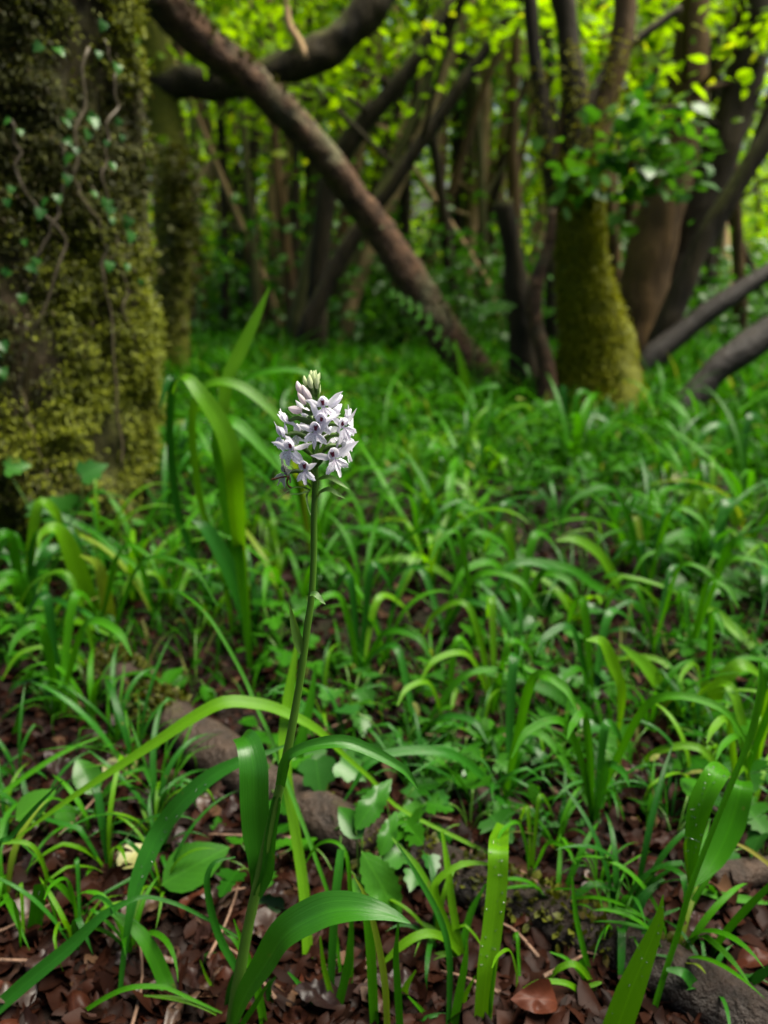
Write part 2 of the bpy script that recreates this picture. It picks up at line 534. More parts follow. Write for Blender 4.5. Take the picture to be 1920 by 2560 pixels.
def tube(pts, rad, seg=10, cap=True, rough=0.0, freq=8.0, seed=0, ell=None):
    pts = np.asarray(pts, float)
    n = len(pts)
    tan = unit(np.gradient(pts, axis=0))
    ref = np.array([0.31, 0.95, 0.1]) if abs(tan[0][1]) < 0.8 else np.array([1.0, 0.1, 0.2])
    V = []
    a = unit(np.cross(tan[0], ref))
    ang = np.linspace(0, 2 * math.pi, seg, endpoint=False)
    UV = []
    for i in range(n):
        a = unit(a - np.dot(a, tan[i]) * tan[i])
        b = np.cross(tan[i], a)
        for k in range(seg):
            V.append(pts[i] + rad[i] * (math.cos(ang[k]) * a + math.sin(ang[k]) * b))
            UV.append((k / seg, i / n))
    V = np.array(V)
    if rough > 0:
        ctr = np.repeat(pts, seg, axis=0)
        d = V - ctr
        amt = fbm(V, freq, 4, seed)
        V = ctr + d * (1 + rough * amt)[:, None]
    F = []
    for i in range(n - 1):
        for k in range(seg):
            k2 = (k + 1) % seg
            F.append((i * seg + k, i * seg + k2, (i + 1) * seg + k2, (i + 1) * seg + k))
    if cap:
        F.append(tuple(range(seg - 1, -1, -1)))
        F.append(tuple((n - 1) * seg + k for k in range(seg)))
    return V, F, UV

LEAF_T = np.array([[0, 0, 0], [0.22, 0.26, 0.03], [0.22, -0.26, 0.03], [0.6, 0.27, 0.02], [0.6, -0.27, 0.02], [1.0, 0, -0.10]])
LEAF_F3 = np.array([[0, 2, 1], [3, 4, 5]])
LEAF_F4 = np.array([[1, 2, 4, 3]])

def leaf_cloud(name, C, size, mat, tilt=0.9, rng=RNG, dirs=None, template=LEAF_T, normals=None):
    C = np.asarray(C, float)
    n = len(C)
    if n == 0:
        C = np.zeros((1, 3)); n = 1
    az = rng.uniform(0, 2 * math.pi, n)
    d = np.stack([np.cos(az), np.sin(az), rng.normal(-0.25, 0.45, n)], -1) if dirs is None else dirs
    d = unit(d)
    nr = np.array([0, 0, 1.0]) + rng.normal(0, tilt, (n, 3)) if normals is None else normals
    nr = unit(nr - (nr * d).sum(1, keepdims=True) * d)
    s = np.cross(nr, d)
    size = np.broadcast_to(np.asarray(size, float), (n,))
    T = template
    V = C[:, None, :] + size[:, None, None] * (T[None, :, 0:1] * d[:, None, :] + T[None, :, 1:2] * s[:, None, :] + T[None, :, 2:3] * nr[:, None, :])
    off = (np.arange(n) * len(T))[:, None]
    f3 = (LEAF_F3[None] + off[:, :, None]).reshape(-1, 3)
    f4 = (LEAF_F4[None] + off[:, :, None]).reshape(-1, 4)
    return mesh_np(name, V.reshape(-1, 3), [f3, f4], mat)

def outline_leaf(name, outline, mat, cup=0.12, curl=0.1, rings=3, seed=0, ruffle=0.0):
    """leaf from an outline star-shaped about its middle, base at the origin, tip along +Y, normal +Z"""
    o = np.asarray(outline, float)
    c = np.array([0.0, o[:, 1].mean()])
    V, UV, F = [], [], []
    n = len(o)
    mx = np.abs(o[:, 0]).max()
    my = o[:, 1].max()
    def put(p, k):
        x, y = p
        z = cup * (x * x) / max(mx, 1e-6) - curl * (y / my) ** 2 * my + (ruffle * float(fbm(np.array([[x * 3.1 + seed * 7.3, y * 3.1, seed]]), 1.0, 2, 3)[0]) if ruffle else 0.0)
        V.append((x, y, z))
        UV.append((0.5 + 0.5 * x / mx, y / my))
    put(c, 0)
    for r in range(1, rings + 1):
        t = r / rings
        for k in range(n):
            put(c + (o[k] - c) * t, k)
    for k in range(n):
        F.append((0, 1 + k, 1 + (k + 1) % n))
    for r in range(rings - 1):
        for k in range(n):
            a = 1 + r * n + k
            b = 1 + r * n + (k + 1) % n
            F.append((a, a + n, b + n, b))
    return mesh(name, V, F, mat, UV)

def ovate(L, W, n=14, serr=0.0, base=0.25, teeth=9):
    pts = []
    ts = np.linspace(0, 1, n)
    right = []
    for i, t in enumerate(ts):
        w = W * 0.5 * (math.sin(math.pi * t ** (0.55 + base)) ** 0.85 if 0 < t < 1 else 0)
        if serr and 0 < t < 1:
            w *= 1 + serr * (1 if i % 2 else -1)
        right.append((w, t * L))
    return right + [(-x, y) for x, y in right[-2:0:-1]]

def ivy_outline(L):
    k = [(0, 0), (0.22, -0.10), (0.46, 0.02), (0.52, 0.16), (0.36, 0.30), (0.42, 0.46), (0.40, 0.58), (0.24, 0.62), (0.14, 0.80), (0.0, 1.0)]
    return [(x * L, y * L) for x, y in k] + [(-x * L, y * L) for x, y in k[-2:0:-1]]

def lobed_outline(L):
    k = [(0, 0), (0.16, 0.06), (0.40, 0.04), (0.60, 0.20), (0.50, 0.27), (0.66, 0.40), (0.44, 0.40), (0.26, 0.36), (0.34, 0.55), (0.24, 0.60), (0.34, 0.76), (0.18, 0.80), (0.14, 0.92), (0, 1.0)]
    return [(x * L, y * L) for x, y in k] + [(-x * L, y * L) for x, y in k[-2:0:-1]]

def orient(o, pos, direction, normal):
    """put a leaf (tip +Y, normal +Z) at pos"""
    d = unit(direction)
    n = np.asarray(normal, float)
    n = unit(n - np.dot(n, d) * d)
    s = np.cross(d, n)
    m = Matrix(((s[0], d[0], n[0], pos[0]), (s[1], d[1], n[1], pos[1]), (s[2], d[2], n[2], pos[2]), (0, 0, 0, 1)))
    o.matrix_local = m
    return o

LANDMARKS = []
def where(x, y):
    best = min(LANDMARKS, key=lambda l: math.hypot(l[0] - x, (l[1] - y)) / l[2])
    return best[3]
for _px, _py, _w, _n in ((82, 1345, 1.2, 'by the thick mossy trunk'), (590, 2560, 0.5, 'around the orchid foot'), (1235, 1010, 1.0, 'before the leaning trunk'), (1488, 1015, 1.0, 'by the forked mossy tree'),
        (500, 1890, 0.7, 'along the brown fallen branch'), (1284, 2275, 0.7, 'along the dark rotten branch'), (1640, 2480, 0.5, 'beside the reed-like grass'), (1850, 900, 1.0, 'by the dark fallen bough'),
        (600, 1500, 0.7, 'under the tall broad blades'), (1650, 1700, 0.7, 'among the overlapping bent blades'), (1250, 1500, 0.7, 'under the long blue-green blade'), (700, 860, 1.4, 'in the grassy gap before the coppice clump')):
    _g = gnd(_px, _py)
    LANDMARKS.append((_g[0], _g[1], _w, _n))

# ================================================================== ground
def build_ground():
    ys = np.concatenate([np.linspace(-0.6, 0.15, 8), np.linspace(0.2, 1.5, 90), np.geomspace(1.53, 70, 90)])
    t = np.linspace(-1, 1, 141)
    V = []
    for y in ys:
        half = 0.9 + 0.75 * max(y, 0)
        xs = t * half
        z = gz(xs, np.full_like(xs, y))
        V += [(x, y, zz) for x, zz in zip(xs, z)]
    n = len(t)
    F = [(i * n + j, i * n + j + 1, (i + 1) * n + j + 1, (i + 1) * n + j) for i in range(len(ys) - 1) for j in range(n - 1)]
    g = link('ground', mesh('ground', V, F, M['soil']))
    tag(g, 'dark damp woodland soil under the leaf litter and grass', 'ground', kind='structure')
build_ground()

# ================================================================== trees
def path_px(ctrl, Ys, hw, n):
    """ctrl pixel points with distances -> world points and radii"""
    k = len(ctrl)
    Y = interp(Ys, k)
    P = np.array([at(c[0], c[1], y) for c, y in zip(ctrl, Y)])
    rad = np.array([px2m(h, p) for h, p in zip(interp(hw, k), P)])
    return catmull(P, n), np.interp(np.linspace(0, 1, n), np.linspace(0, 1, k), rad)

def to_ground(P, r, flare=1.25):
    """carry the lower end (index 0) of a stem down into the soil"""
    p0 = P[0].copy()
    g = float(gz(p0[0], p0[1]))
    if p0[2] > g - 0.03:
        d = P[0] - P[1]
        d = d / max(abs(d[2]), 1e-3)
        step = min((p0[2] - g + 0.04), 1.5)
        q = p0 + np.array([d[0] * 0.5, d[1] * 0.5, -1.0]) * step if d[2] < 0 else p0 - np.array([0, 0, step])
        P = np.vstack([q, P])
        r = np.concatenate([[r[0] * flare], r])
    return P, r

def stem_part(name, parent, P, r, mat, seg=12, rough=0.12, freq=9.0, seed=0):
    V, F, UV = tube(P, r, seg, True, rough, freq, seed)
    L = np.array(parent.location) if parent is not None else 0
    return link(name, mesh(name, V - L, F, mat, UV), parent)

def clump_leaves(centres, radius, per, rng=RNG, flat=0.7):
    out = []
    for c in centres:
        k = max(2, int(rng.normal(per, per * 0.25)))
        out.append(np.asarray(c) + rng.normal(0, radius, (k, 3)) * np.array([1, 1, flat]))
    return np.concatenate(out) if out else np.zeros((0, 3))

def crown_part(parent, centres, radius, per, size, mat, tilt=0.9, name='crown'):
    C = clump_leaves(centres, radius, per)
    L = np.array(parent.location)
    sz = RNG.uniform(size * 0.6, size * 1.3, len(C))
    return link(name, leaf_cloud(name, C - L, sz, mat, tilt), parent)

def shade_crown(parent, cx, cy, rad, clumps, mat='crown', zr=(2.5, 3.6)):
    """the leaf roof added unseen above a tree, to shade the background"""
    rng = np.random.default_rng(int(abs(cx * 97 + cy * 31) * 10) + 3)
    cs = []
    for _ in range(clumps):
        a, q = rng.uniform(0, 2 * math.pi), rad * math.sqrt(rng.uniform(0, 1))
        cs.append((cx + q * math.cos(a), cy + q * math.sin(a), rng.uniform(*zr)))
    C = clump_leaves(cs, 0.17, 48, rng)
    return link('crown', leaf_cloud('crown', C - np.array(parent.location), rng.uniform(0.05, 0.10, len(C)), M[mat], 0.5, rng), parent)  # out-of-view leaves added to block sky light

def branch_twigs(parent, P, r, count, mat, length=0.5, seed=0, t0=0.35):
    """thin side branches, returned tips carry the leaf clumps"""
    rng = np.random.default_rng(seed)
    tips = []
    L = np.array(parent.location)
    for _ in range(count):
        i = int(rng.uniform(t0, 0.98) * (len(P) - 1))
        az = rng.uniform(0, 2 * math.pi)
        d = np.array([math.cos(az), math.sin(az), rng.uniform(0.0, 0.9)])
        l = length * rng.uniform(0.6, 1.4)
        q = catmull([P[i], P[i] + d * l * 0.5 + rng.normal(0, 0.04, 3), P[i] + d * l + np.array([0, 0, -0.1 * l]) + rng.normal(0, 0.06, 3)], 6)
        rr = np.linspace(min(r[i] * 0.4, 0.012), 0.003, 6)
        V, F, UV = tube(q, rr, 5, True)
        link('branch', mesh('branch', V - L, F, mat, UV), parent)
        tips += [q[3], q[-1]]
    return tips

# --- big mossy trunk that the ivy climbs
TRUNK_Y = 1.22
def build_big_trunk():
    base = gnd(82, 1345)
    cx, cy = float(base[0]), TRUNK_Y
    th = thing('tree', (cx, cy, float(gz(cx, cy))), 'thick trunk wrapped in olive feather moss with small ivy leaves climbing it', 'tree')
    L = np.array(th.location)
    zs = np.concatenate([np.linspace(-0.08, 0.12, 10), np.linspace(0.14, 1.9, 80)])
    lean = 0.11
    seg = 72
    V, UV = [], []
    for i, z in enumerate(zs):
        rr = 0.172 + 0.008 * math.exp(-max(z, 0) / 0.10) + 0.006 * z
        for k in range(seg):
            a = 2 * math.pi * k / seg
            V.append((cx + lean * (z - 0.1) * 0.5 + rr * math.cos(a), cy + rr * math.sin(a), z))
            UV.append((k / seg, z))
    V = np.array(V)
    ctr = V.copy(); ctr[:, 0] = cx + lean * (V[:, 2] - 0.1) * 0.5; ctr[:, 1] = cy
    d = unit(V - ctr)
    q = V * np.array([1, 1, 0.35])
    h = 0.022 * fbm(q, 9, 4, 21) + 0.012 * fbm(V, 28, 3, 33) + 0.007 * fbm(V, 70, 2, 35)
    V = V + d * h[:, None]
    F = [(i * seg + k, i * seg + (k + 1) % seg, (i + 1) * seg + (k + 1) % seg, (i + 1) * seg + k) for i in range(len(zs) - 1) for k in range(seg)]
    F.append(tuple((len(zs) - 1) * seg + k for k in range(seg)))
    link('trunk', mesh('trunk', V - L, F, M['bark_mossy'], UV), th)
    # moss fronds on the visible side, thick in patches
    rng = np.random.default_rng(5)
    n = 240000
    a = rng.uniform(-math.pi, 0.35, n)
    z = rng.uniform(0.0, 1.25, n)
    ik = (np.searchsorted(zs, z) - 1).clip(0, len(zs) - 2)
    kk = np.floor(((a % (2 * math.pi)) / (2 * math.pi)) * seg).astype(int) % seg
    S = V[ik * seg + kk] + rng.normal(0, 0.006, (n, 3))
    nr = d[ik * seg + kk]
    patch = fbm(S, 7.0, 3, 41) + 0.35 * fbm(S, 26, 2, 44)
    keep = patch + rng.normal(0, 0.22, n) + 0.25 * (np.sin(a * 7 + z * 3) > 0.3) > -0.28
    S, nr, patch = S[keep], nr[keep], patch[keep]
    n = len(S)
    dirs = nr * rng.uniform(0.15, 1.0, (n, 1)) + np.array([0, 0, -0.55]) + rng.normal(0, 0.5, (n, 3))
    nn = nr * 0.5 + np.array([0, 0, 0.9]) + rng.normal(0, 0.45, (n, 3))
    T = LEAF_T * np.array([1, 0.5, 1])
    S = S + nr * (0.004 + 0.014 * np.clip(patch, 0, 1))[:, None] - L
    sz = rng.uniform(0.004, 0.011, n)
    vivid = fbm(S, 5.0, 2, 61) + rng.normal(0, 0.25, n) > 0.12  # noise picks patches of yellow-green moss, the rest is brown-olive
    for sel, mt in ((vivid, 'moss_green'), (~vivid, 'moss')):
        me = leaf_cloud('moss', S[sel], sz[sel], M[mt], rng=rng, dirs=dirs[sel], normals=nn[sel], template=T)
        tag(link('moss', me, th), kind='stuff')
    shade_crown(th, -0.9, 2.0, 0.8, 36)
    # ivy
    iv = thing('ivy', (cx, cy - 0.18, float(gz(cx, cy - 0.18))), 'small dark glossy ivy climbing the thick mossy trunk', 'ivy')
    LI = np.array(iv.location)
    protos = [outline_leaf('leaf', ivy_outline(1.0), M['ivy'], 0.25, 0.12 + 0.08 * k, 3, k) for k in range(3)]
    lines = [[(20, 1250), (60, 900), (150, 620), (60, 470), (30, 300)], [(300, 1180), (270, 760), (240, 560), (180, 420), (230, 120)],
             [(330, 900), (290, 640), (250, 420), (280, 250), (260, 100)], [(60, 760), (100, 640), (160, 460), (150, 350)], [(120, 1200), (60, 1000), (20, 800)]]
    def surf(px, py):
        dd = ray(px, py)
        t = 0.6
        for _ in range(400):
            p = CO + dd * t
            ccx = cx + lean * (p[2] - 0.1) * 0.5
            rr = 0.172 + 0.008 * math.exp(-max(p[2], 0) / 0.10) + 0.006 * p[2] + 0.012
            if math.hypot(p[0] - ccx, p[1] - cy) < rr:
                return p, unit(np.array([p[0] - ccx, p[1] - cy, 0]))
            t += 0.004
        return None, None
    for ln in lines:
        pts = []
        for q in catmull([(a_, b_, 0) for a_, b_ in ln], 26):
            p, nn_ = surf(q[0] + rng.normal(0, 6), q[1])
            if p is not None:
                pts.append(p + nn_ * 0.004)
        if len(pts) < 4:
            continue
        V2, F2, U2 = tube(catmull(pts, len(pts) * 2), np.full(len(pts) * 2, 0.0022), 6)
        link('stem', mesh('stem', V2 - LI, F2, M['vine'], U2), iv)
    spots = [(25, 305), (45, 330), (150, 350), (175, 372), (160, 390), (155, 440), (155, 452), (275, 300), (245, 355), (245, 410), (280, 340), (250, 500), (252, 520),
             (260, 545), (300, 545), (290, 580), (90, 648), (70, 660), (30, 680), (15, 670), (250, 655), (285, 660), (65, 745), (55, 735), (10, 850), (5, 880), (12, 915),
             (5, 940), (110, 500), (130, 490), (95, 525), (160, 285), (150, 300), (210, 290), (215, 135), (260, 165), (90, 120), (120, 130), (230, 60), (205, 300), (30, 470), (20, 500),
             (215, 480), (195, 330), (330, 700), (60, 600), (40, 560), (5, 430), (120, 250), (170, 230), (270, 230), (185, 160), (300, 430), (240, 760), (80, 540), (15, 610), (290, 900), (50, 1130), (110, 1110), (200, 1190)]
    for i, (px, py) in enumerate(spots[:46]):
        p, nn_ = surf(px, py)
        if p is None:
            continue
        s = rng.uniform(0.009, 0.018)
        me2 = protos[i % 3]
        o = link('leaf', me2, iv)
        dd = np.array([rng.normal(0, 0.6), -0.3, -0.8]) + nn_ * 0.3
        orient(o, p + nn_ * (0.014 + rng.uniform(0, 0.012)) - LI, dd, nn_ * 0.7 + np.array([0, -0.1, rng.uniform(0.5, 1.5)]) + rng.normal(0, 0.25, 3))
        o.scale = (s, s, s)
    return th
big = build_big_trunk()

# --- the leaning trunk
def build_leaning():
    c = [(1250, 1010), (1228, 985), (1176, 920), (1110, 833), (1040, 717), (960, 590), (880, 486), (785, 360), (650, 220), (510, 105), (385, -20), (250, -150)]
    P, r = path_px(c, [2.55, 2.5, 2.05], [56, 56, 54, 51, 47, 44, 42, 44, 47, 52, 58, 62], 190)
    P, r = to_ground(P, r, 1.05)
    th = thing('leaning_trunk', P[0], 'bare reddish brown trunk leaning diagonally across the clearing with pale bark patches', 'tree')
    stem_part('trunk', th, P, r * 0.87, M['bark_lean'], 56, 0.10, 24, 3)
    # moss tufts along its upper edge
    rng = np.random.default_rng(9)
    i = rng.integers(12, len(P) - 6, 2600)
    a = rng.normal(0.5, 0.5, 2600)
    dirp = np.stack([np.sin(a), -0.2 + rng.normal(0, 0.4, 2600), np.cos(a)], -1)
    C = P[i] + unit(dirp) * (r[i] * 0.86)[:, None] + rng.normal(0, 0.006, (2600, 3))
    k = fbm(C, 4.5, 2, 6) > 0.12
    link('moss', leaf_cloud('moss', C[k] - np.array(th.location), rng.uniform(0.008, 0.024, k.sum()), M['moss'], rng=rng), th)['kind'] = 'stuff'
    shade_crown(th, -0.6, 2.9, 1.0, 34)
build_leaning()

# --- mossy tree behind the big trunk with the dark curved limb
def build_limb_tree():
    P, r = path_px([(415, 950), (425, 820), (430, 680), (438, 560), (425, 400), (400, 220), (385, 60), (370, -80)], [2.75], [52, 46, 44, 46, 44, 42, 42, 42], 36)
    P, r = to_ground(P, r)
    th = thing('tree', P[0], 'dark mossy tree standing behind the thick trunk with one long curved limb', 'tree')
    stem_part('trunk', th, P, r, M['bark_moss_full'], 18, 0.2, 9, 13)
    Q, q = path_px([(230, 175), (320, 192), (395, 203), (470, 205), (560, 212), (680, 178), (780, 140), (860, 90), (925, 15), (975, -60)], [2.75, 2.75, 2.8], [36, 38, 38, 38, 38, 40, 40, 42, 42, 40], 70)
    stem_part('limb', th, Q, q, M['bark_dark'], 28, 0.22, 13, 14)
    Q2, q2 = path_px([(765, 150), (745, 100), (722, 60), (716, 0), (718, -50)], [2.72], [13, 11, 10, 9, 9], 12)
    stem_part('branch', th, Q2, q2, M['bark_pale'], 8, 0.1, 12, 15)
    tips = branch_twigs(th, P, r, 5, M['bark_dark'], 0.35, 4, 0.6)
    shade_crown(th, -1.1, 3.8, 0.9, 18)
    rng = np.random.default_rng(3)
    C = clump_leaves([at(x, y, 2.6) for x, y in ((455, 560), (440, 640), (450, 480), (430, 720), (445, 420), (420, 800))], 0.035, 260, rng, 1.2)
    link('moss', leaf_cloud('moss', C - np.array(th.location), rng.uniform(0.008, 0.03, len(C)), M['moss'], rng=rng), th)['kind'] = 'stuff'
    crown_part(th, tips + [at(x, y, 3.2) for x, y in ((330, 60), (450, 30), (560, 20))], 0.10, 60, 0.05, M['crown'])
build_limb_tree()

# --- forked mossy tree
def build_mossy_fork():
    P, r = path_px([(1488, 1015), (1488, 930), (1486, 850), (1468, 760), (1452, 660), (1450, 580), (1452, 500), (1450, 430)], [2.3], [112, 98, 86, 70, 58, 54, 50, 48], 44)
    P, r = to_ground(P, r, 1.1)
    th = thing('tree', P[0], 'forked tree with a swollen yellow-green mossy base and dark upper stems', 'tree')
    stem_part('trunk', th, P, r, M['bark_moss_full'], 28, 0.16, 10, 23)
    for k, (c, hw, mt) in enumerate([
        ([(1450, 470), (1446, 380), (1440, 260), (1425, 130), (1402, -40)], [46, 40, 34, 30, 28], 'bark_dark'),
        ([(1445, 700), (1408, 560), (1382, 440), (1360, 290), (1336, 130), (1322, -40)], [34, 32, 26, 22, 18, 16], 'bark_dark'),
        ([(1455, 460), (1492, 350), (1528, 210), (1556, 100), (1566, -40)], [34, 32, 30, 28, 26], 'bark_brown'),
        ([(1446, 330), (1500, 200), (1580, 110), (1700, 20)], [16, 14, 12, 10], 'bark_dark'),
        ([(1385, 440), (1405, 300), (1432, 160)], [10, 9, 8], 'bark_brown')]):
        Q, q = path_px(c, [2.3, 2.35], hw, 24)
        stem_part('limb', th, Q, q, M[mt], 14, 0.16, 10, 30 + k)
        if k < 3:
            rl = np.random.default_rng(60 + k)
            ii = (rl.uniform(0, 1, 2500) ** 2.2 * len(Q) * 0.75).astype(int)
            dd = unit(rl.normal(0, 1, (2500, 3)) + np.array([0, -0.6, 0]))
            Cm = Q[ii] + dd * (q[ii] * 1.02)[:, None] + rl.normal(0, 0.008, (2500, 3))
            link('moss', leaf_cloud('moss', Cm - np.array(th.location), rl.uniform(0.005, 0.012, 2500), M['moss_gold'], rng=rl), th)['kind'] = 'stuff'
    rng = np.random.default_rng(31)
    n = 26000
    i = rng.integers(0, len(P), n)
    a = rng.uniform(-math.pi, 0.2, n)
    d = np.stack([np.cos(a), np.sin(a), rng.normal(0, 0.15, n)], -1)
    r_ = r * (1 + 0.12 * fbm(P, 6, 2, 91))
    C = P[i] + d * (r_[i] * rng.uniform(0.94, 1.10, n))[:, None] + np.stack([np.zeros(n), np.zeros(n), rng.uniform(-0.02, 0.02, n)], -1)
    link('moss', leaf_cloud('moss', C - np.array(th.location), rng.uniform(0.005, 0.013, n), M['moss_gold'], rng=rng, dirs=d + np.array([0, 0, -0.4]) + rng.normal(0, 0.5, (n, 3))), th)['kind'] = 'stuff'
    shade_crown(th, 0.9, 3.6, 0.8, 14)
    C = [at(x, y, 2.15) for x, y in ((1430, 425), (1470, 425), (1500, 420), (1545, 250), (1600, 330), (1640, 380), (1590, 420), (1660, 440), (1700, 400), (1560, 480), (1620, 300), (1680, 340))]
    crown_part(th, C, 0.055, 22, 0.05, M['crown_dark'], name='foliage')
    C = [at(x, y, 2.5) for x, y in ((1330, 60), (1380, 90), (1500, 50), (1480, 120), (1600, 180), (1650, 90), (1560, 40), (1520, 300))]
    crown_part(th, C, 0.08, 26, 0.05, M['crown'])
build_mossy_fork()

def simple_tree(ctrl, Ys, hw, mat, label, group=None, name='hazel_stem', cat='tree stem', n=26, seg=12, rough=0.16, twigs=0, leaves=None, seed=0, lm='crown', roof=None):
    P, r = path_px(ctrl, Ys, hw, n)
    P, r = to_ground(P, r, 1.15)
    th = thing(name, P[0], label, cat, group)
    stem_part('trunk', th, P, r, M[mat], seg, rough, 9, seed)
    tips = branch_twigs(th, P, r, twigs, M[mat], 0.45, seed + 5) if twigs else []
    if roof:  # optional unseen leaf cover, added for its shade
        shade_crown(th, *roof)
    if leaves:
        cs = tips + [P[-1] + RNG.normal(0, 0.15, 3) for _ in range(3)]
        crown_part(th, cs, leaves[0], leaves[1], leaves[2], M[lm])
    return th

simple_tree([(1312, 985), (1310, 880), (1302, 780), (1282, 640), (1256, 500)], [2.45], [42, 38, 34, 28, 24], 'bark_dark', 'dark broken stump leaning beside the forked mossy tree', name='broken_stump', cat='stump', rough=0.22)
simple_tree([(1368, 990), (1362, 900), (1338, 810), (1338, 720), (1372, 610), (1380, 520)], [2.2], [26, 24, 20, 18, 16, 12], 'bark_lean', 'thin crooked reddish stem at the foot of the forked mossy tree', seed=2)
simple_tree([(1585, 850), (1610, 720), (1645, 560), (1690, 370), (1722, 190), (1740, -60)], [2.9], [66, 62, 56, 50, 46, 42], 'bark_brown', 'stout brown tree with straight bark beside the forked mossy tree', name='tree', cat='tree', twigs=4, leaves=(0.1, 30, 0.05), seed=40, roof=(1.3, 4.2, 0.8, 14))
simple_tree([(1640, 845), (1720, 600), (1800, 380), (1860, 200), (1900, -60)], [2.95], [40, 40, 44, 46, 44], 'bark_dark', 'dark stem leaning away from the stout brown tree', roof=(2.4, 3.6, 0.8, 14), seed=44, twigs=3, leaves=(0.1, 30, 0.05))
simple_tree([(1655, 840), (1740, 640), (1840, 470), (1980, 250)], [2.7], [30, 27, 25, 23], 'bark_dark', 'slim dark stem slanting low from the same root as the leaning stems', seed=46)
simple_tree([(1690, 720), (1800, 560), (1880, 380), (1960, 160)], [3.1], [14, 13, 12, 11], 'bark_dark', 'very thin dark sapling between the slanting stems', seed=47)
simple_tree([(1640, 880), (1760, 790), (1860, 720), (1990, 640)], [2.6], [30, 26, 24, 20], 'log_dark', 'low dark limb growing almost flat above the herbs', name='low_limb', cat='limb', seed=48)
simple_tree([(1720, 1010), (1820, 900), (1990, 790)], [2.1], [34, 36, 38], 'log_dark', 'thick dark fallen bough half sunk among nettles', name='fallen_bough', cat='bough', seed=49, rough=0.25)
simple_tree([(790, 800), (800, 640), (840, 410), (990, 215), (1085, 100), (1180, -40)], [3.3], [26, 25, 25, 23, 21, 18], 'bark_dark', 'dark pole arching up behind the leaning trunk', seed=50, twigs=4, leaves=(0.1, 30, 0.05))
simple_tree([(780, 790), (880, 600), (1040, 375), (1190, 160), (1320, -40)], [3.1], [24, 21, 18, 15, 12], 'bark_dark', 'thinner dark pole crossing behind the leaning trunk', seed=52, twigs=3, leaves=(0.1, 26, 0.05))
simple_tree([(740, 790), (790, 600), (860, 400), (960, 260), (1140, -30)], [3.5], [18, 17, 16, 15, 13], 'bark_green', 'slender greenish pole rising between two dark poles', seed=54)
simple_tree([(562, 765), (562, 560), (556, 380), (545, 180), (530, -40)], [4.2], [13, 12, 11, 11, 10], 'bark_dark', 'straight dark sapling in the grassy gap beyond the limb', seed=56, twigs=3, leaves=(0.14, 30, 0.06))
simple_tree([(470, 640), (468, 560), (500, 480), (560, 380), (620, 270)], [4.6], [30, 28, 24, 18, 14], 'bark_pale', 'pale pinkish bent stem beyond the mossy tree', seed=58)
simple_tree([(1165, 700), (1172, 620), (1192, 490), (1208, 390), (1214, 220), (1225, -30)], [5.2], [18, 16, 15, 14, 11, 10], 'bark_pale', 'pale tan hazel pole in the sunlit thicket', seed=60, twigs=3, leaves=(0.14, 30, 0.07))
simple_tree([(1235, 680), (1250, 460), (1266, 260), (1276, 60), (1280, -40)], [5.4], [14, 14, 12, 11, 10], 'bark_pale', 'thin straight tan pole behind the broken stump', seed=62, twigs=3, leaves=(0.14, 30, 0.07))

# stems of the coppice clump under the leaning trunk
rng = np.random.default_rng(77)
for k in range(15):
    x0 = 640 + 16 * k + rng.normal(0, 8)
    y0 = 775 + rng.normal(0, 12)
    top = x0 + (k - 7) * 34 + rng.normal(0, 70)
    hw = rng.uniform(7, 17)
    Y = rng.uniform(3.6, 4.6)
    simple_tree([(x0, y0), (x0 + (top - x0) * 0.25 + rng.normal(0, 6), y0 - 200), (x0 + (top - x0) * 0.6 + rng.normal(0, 9), y0 - 440), (top, -40)], [Y], [hw * 1.3, hw, hw * 0.85, hw * 0.7],
                ['bark_green', 'bark_brown', 'bark_dark', 'bark_green', 'bark_pale'][k % 5], ['mossy green', 'brown', 'dark', 'thin greenish', 'pale tan'][k % 5] + ' coppice pole in the dense clump under the leaning trunk', ['mossy green', 'brown', 'dark', 'thin greenish', 'pale tan'][k % 5] + ' coppice poles under the leaning trunk', 'coppice_pole', 'pole', 18, 8, 0.12, 1, (0.12, 24, 0.06), 80 + k)
for k, (x0, y0, x1, Y, hw, mt, lab) in enumerate([
        (1130, 740, 1050, 4.4, 13, 'bark_dark', 'dark straight pole between the leaning trunk and the broken stump'), (1210, 720, 1180, 5.0, 10, 'bark_green', 'greenish thin pole beside the pale tan hazel pole'),
        (1380, 780, 1360, 3.6, 14, 'bark_dark', 'dark pole rising straight behind the forked mossy tree'), (1545, 800, 1500, 3.7, 15, 'bark_brown', 'brown pole between the forked tree and the stout brown tree'),
        (1600, 760, 1660, 4.4, 12, 'bark_green', 'greenish pole half hidden by the stout brown tree'), (1760, 740, 1790, 4.2, 18, 'bark_dark', 'dark pole behind the slanting stems'),
        (1850, 760, 1830, 3.8, 14, 'bark_brown', 'brown upright pole crossing the slanting stems'), (1080, 730, 1120, 5.2, 11, 'bark_pale', 'pale pole beyond the leaning trunk'),
        (980, 720, 930, 5.0, 12, 'bark_brown', 'brown pole just above the leaning trunk'), (1010, 760, 1075, 4.2, 10, 'bark_dark', 'thin dark pole crossed by the leaning trunk'),
        (500, 720, 470, 5.4, 14, 'bark_green', 'green pole beside the pale bent stem'), (610, 740, 640, 4.8, 16, 'bark_dark', 'dark pole beside the straight sapling'), (1290, 740, 1300, 4.4, 17, 'bark_brown', 'thick brown pole behind the broken stump')]):
    xm = (x0 + x1) / 2 + (k % 3 - 1) * 14
    simple_tree([(x0, y0), (x0 * 0.6 + xm * 0.4, y0 * 0.7), (xm, y0 * 0.4), (x1, -50)], [Y], [hw * 1.3, hw, hw * 0.9, hw * 0.75], mt, lab, None, 'pole', 'pole', 20, 9, 0.14, 1, (0.12, 22, 0.06), 400 + k)
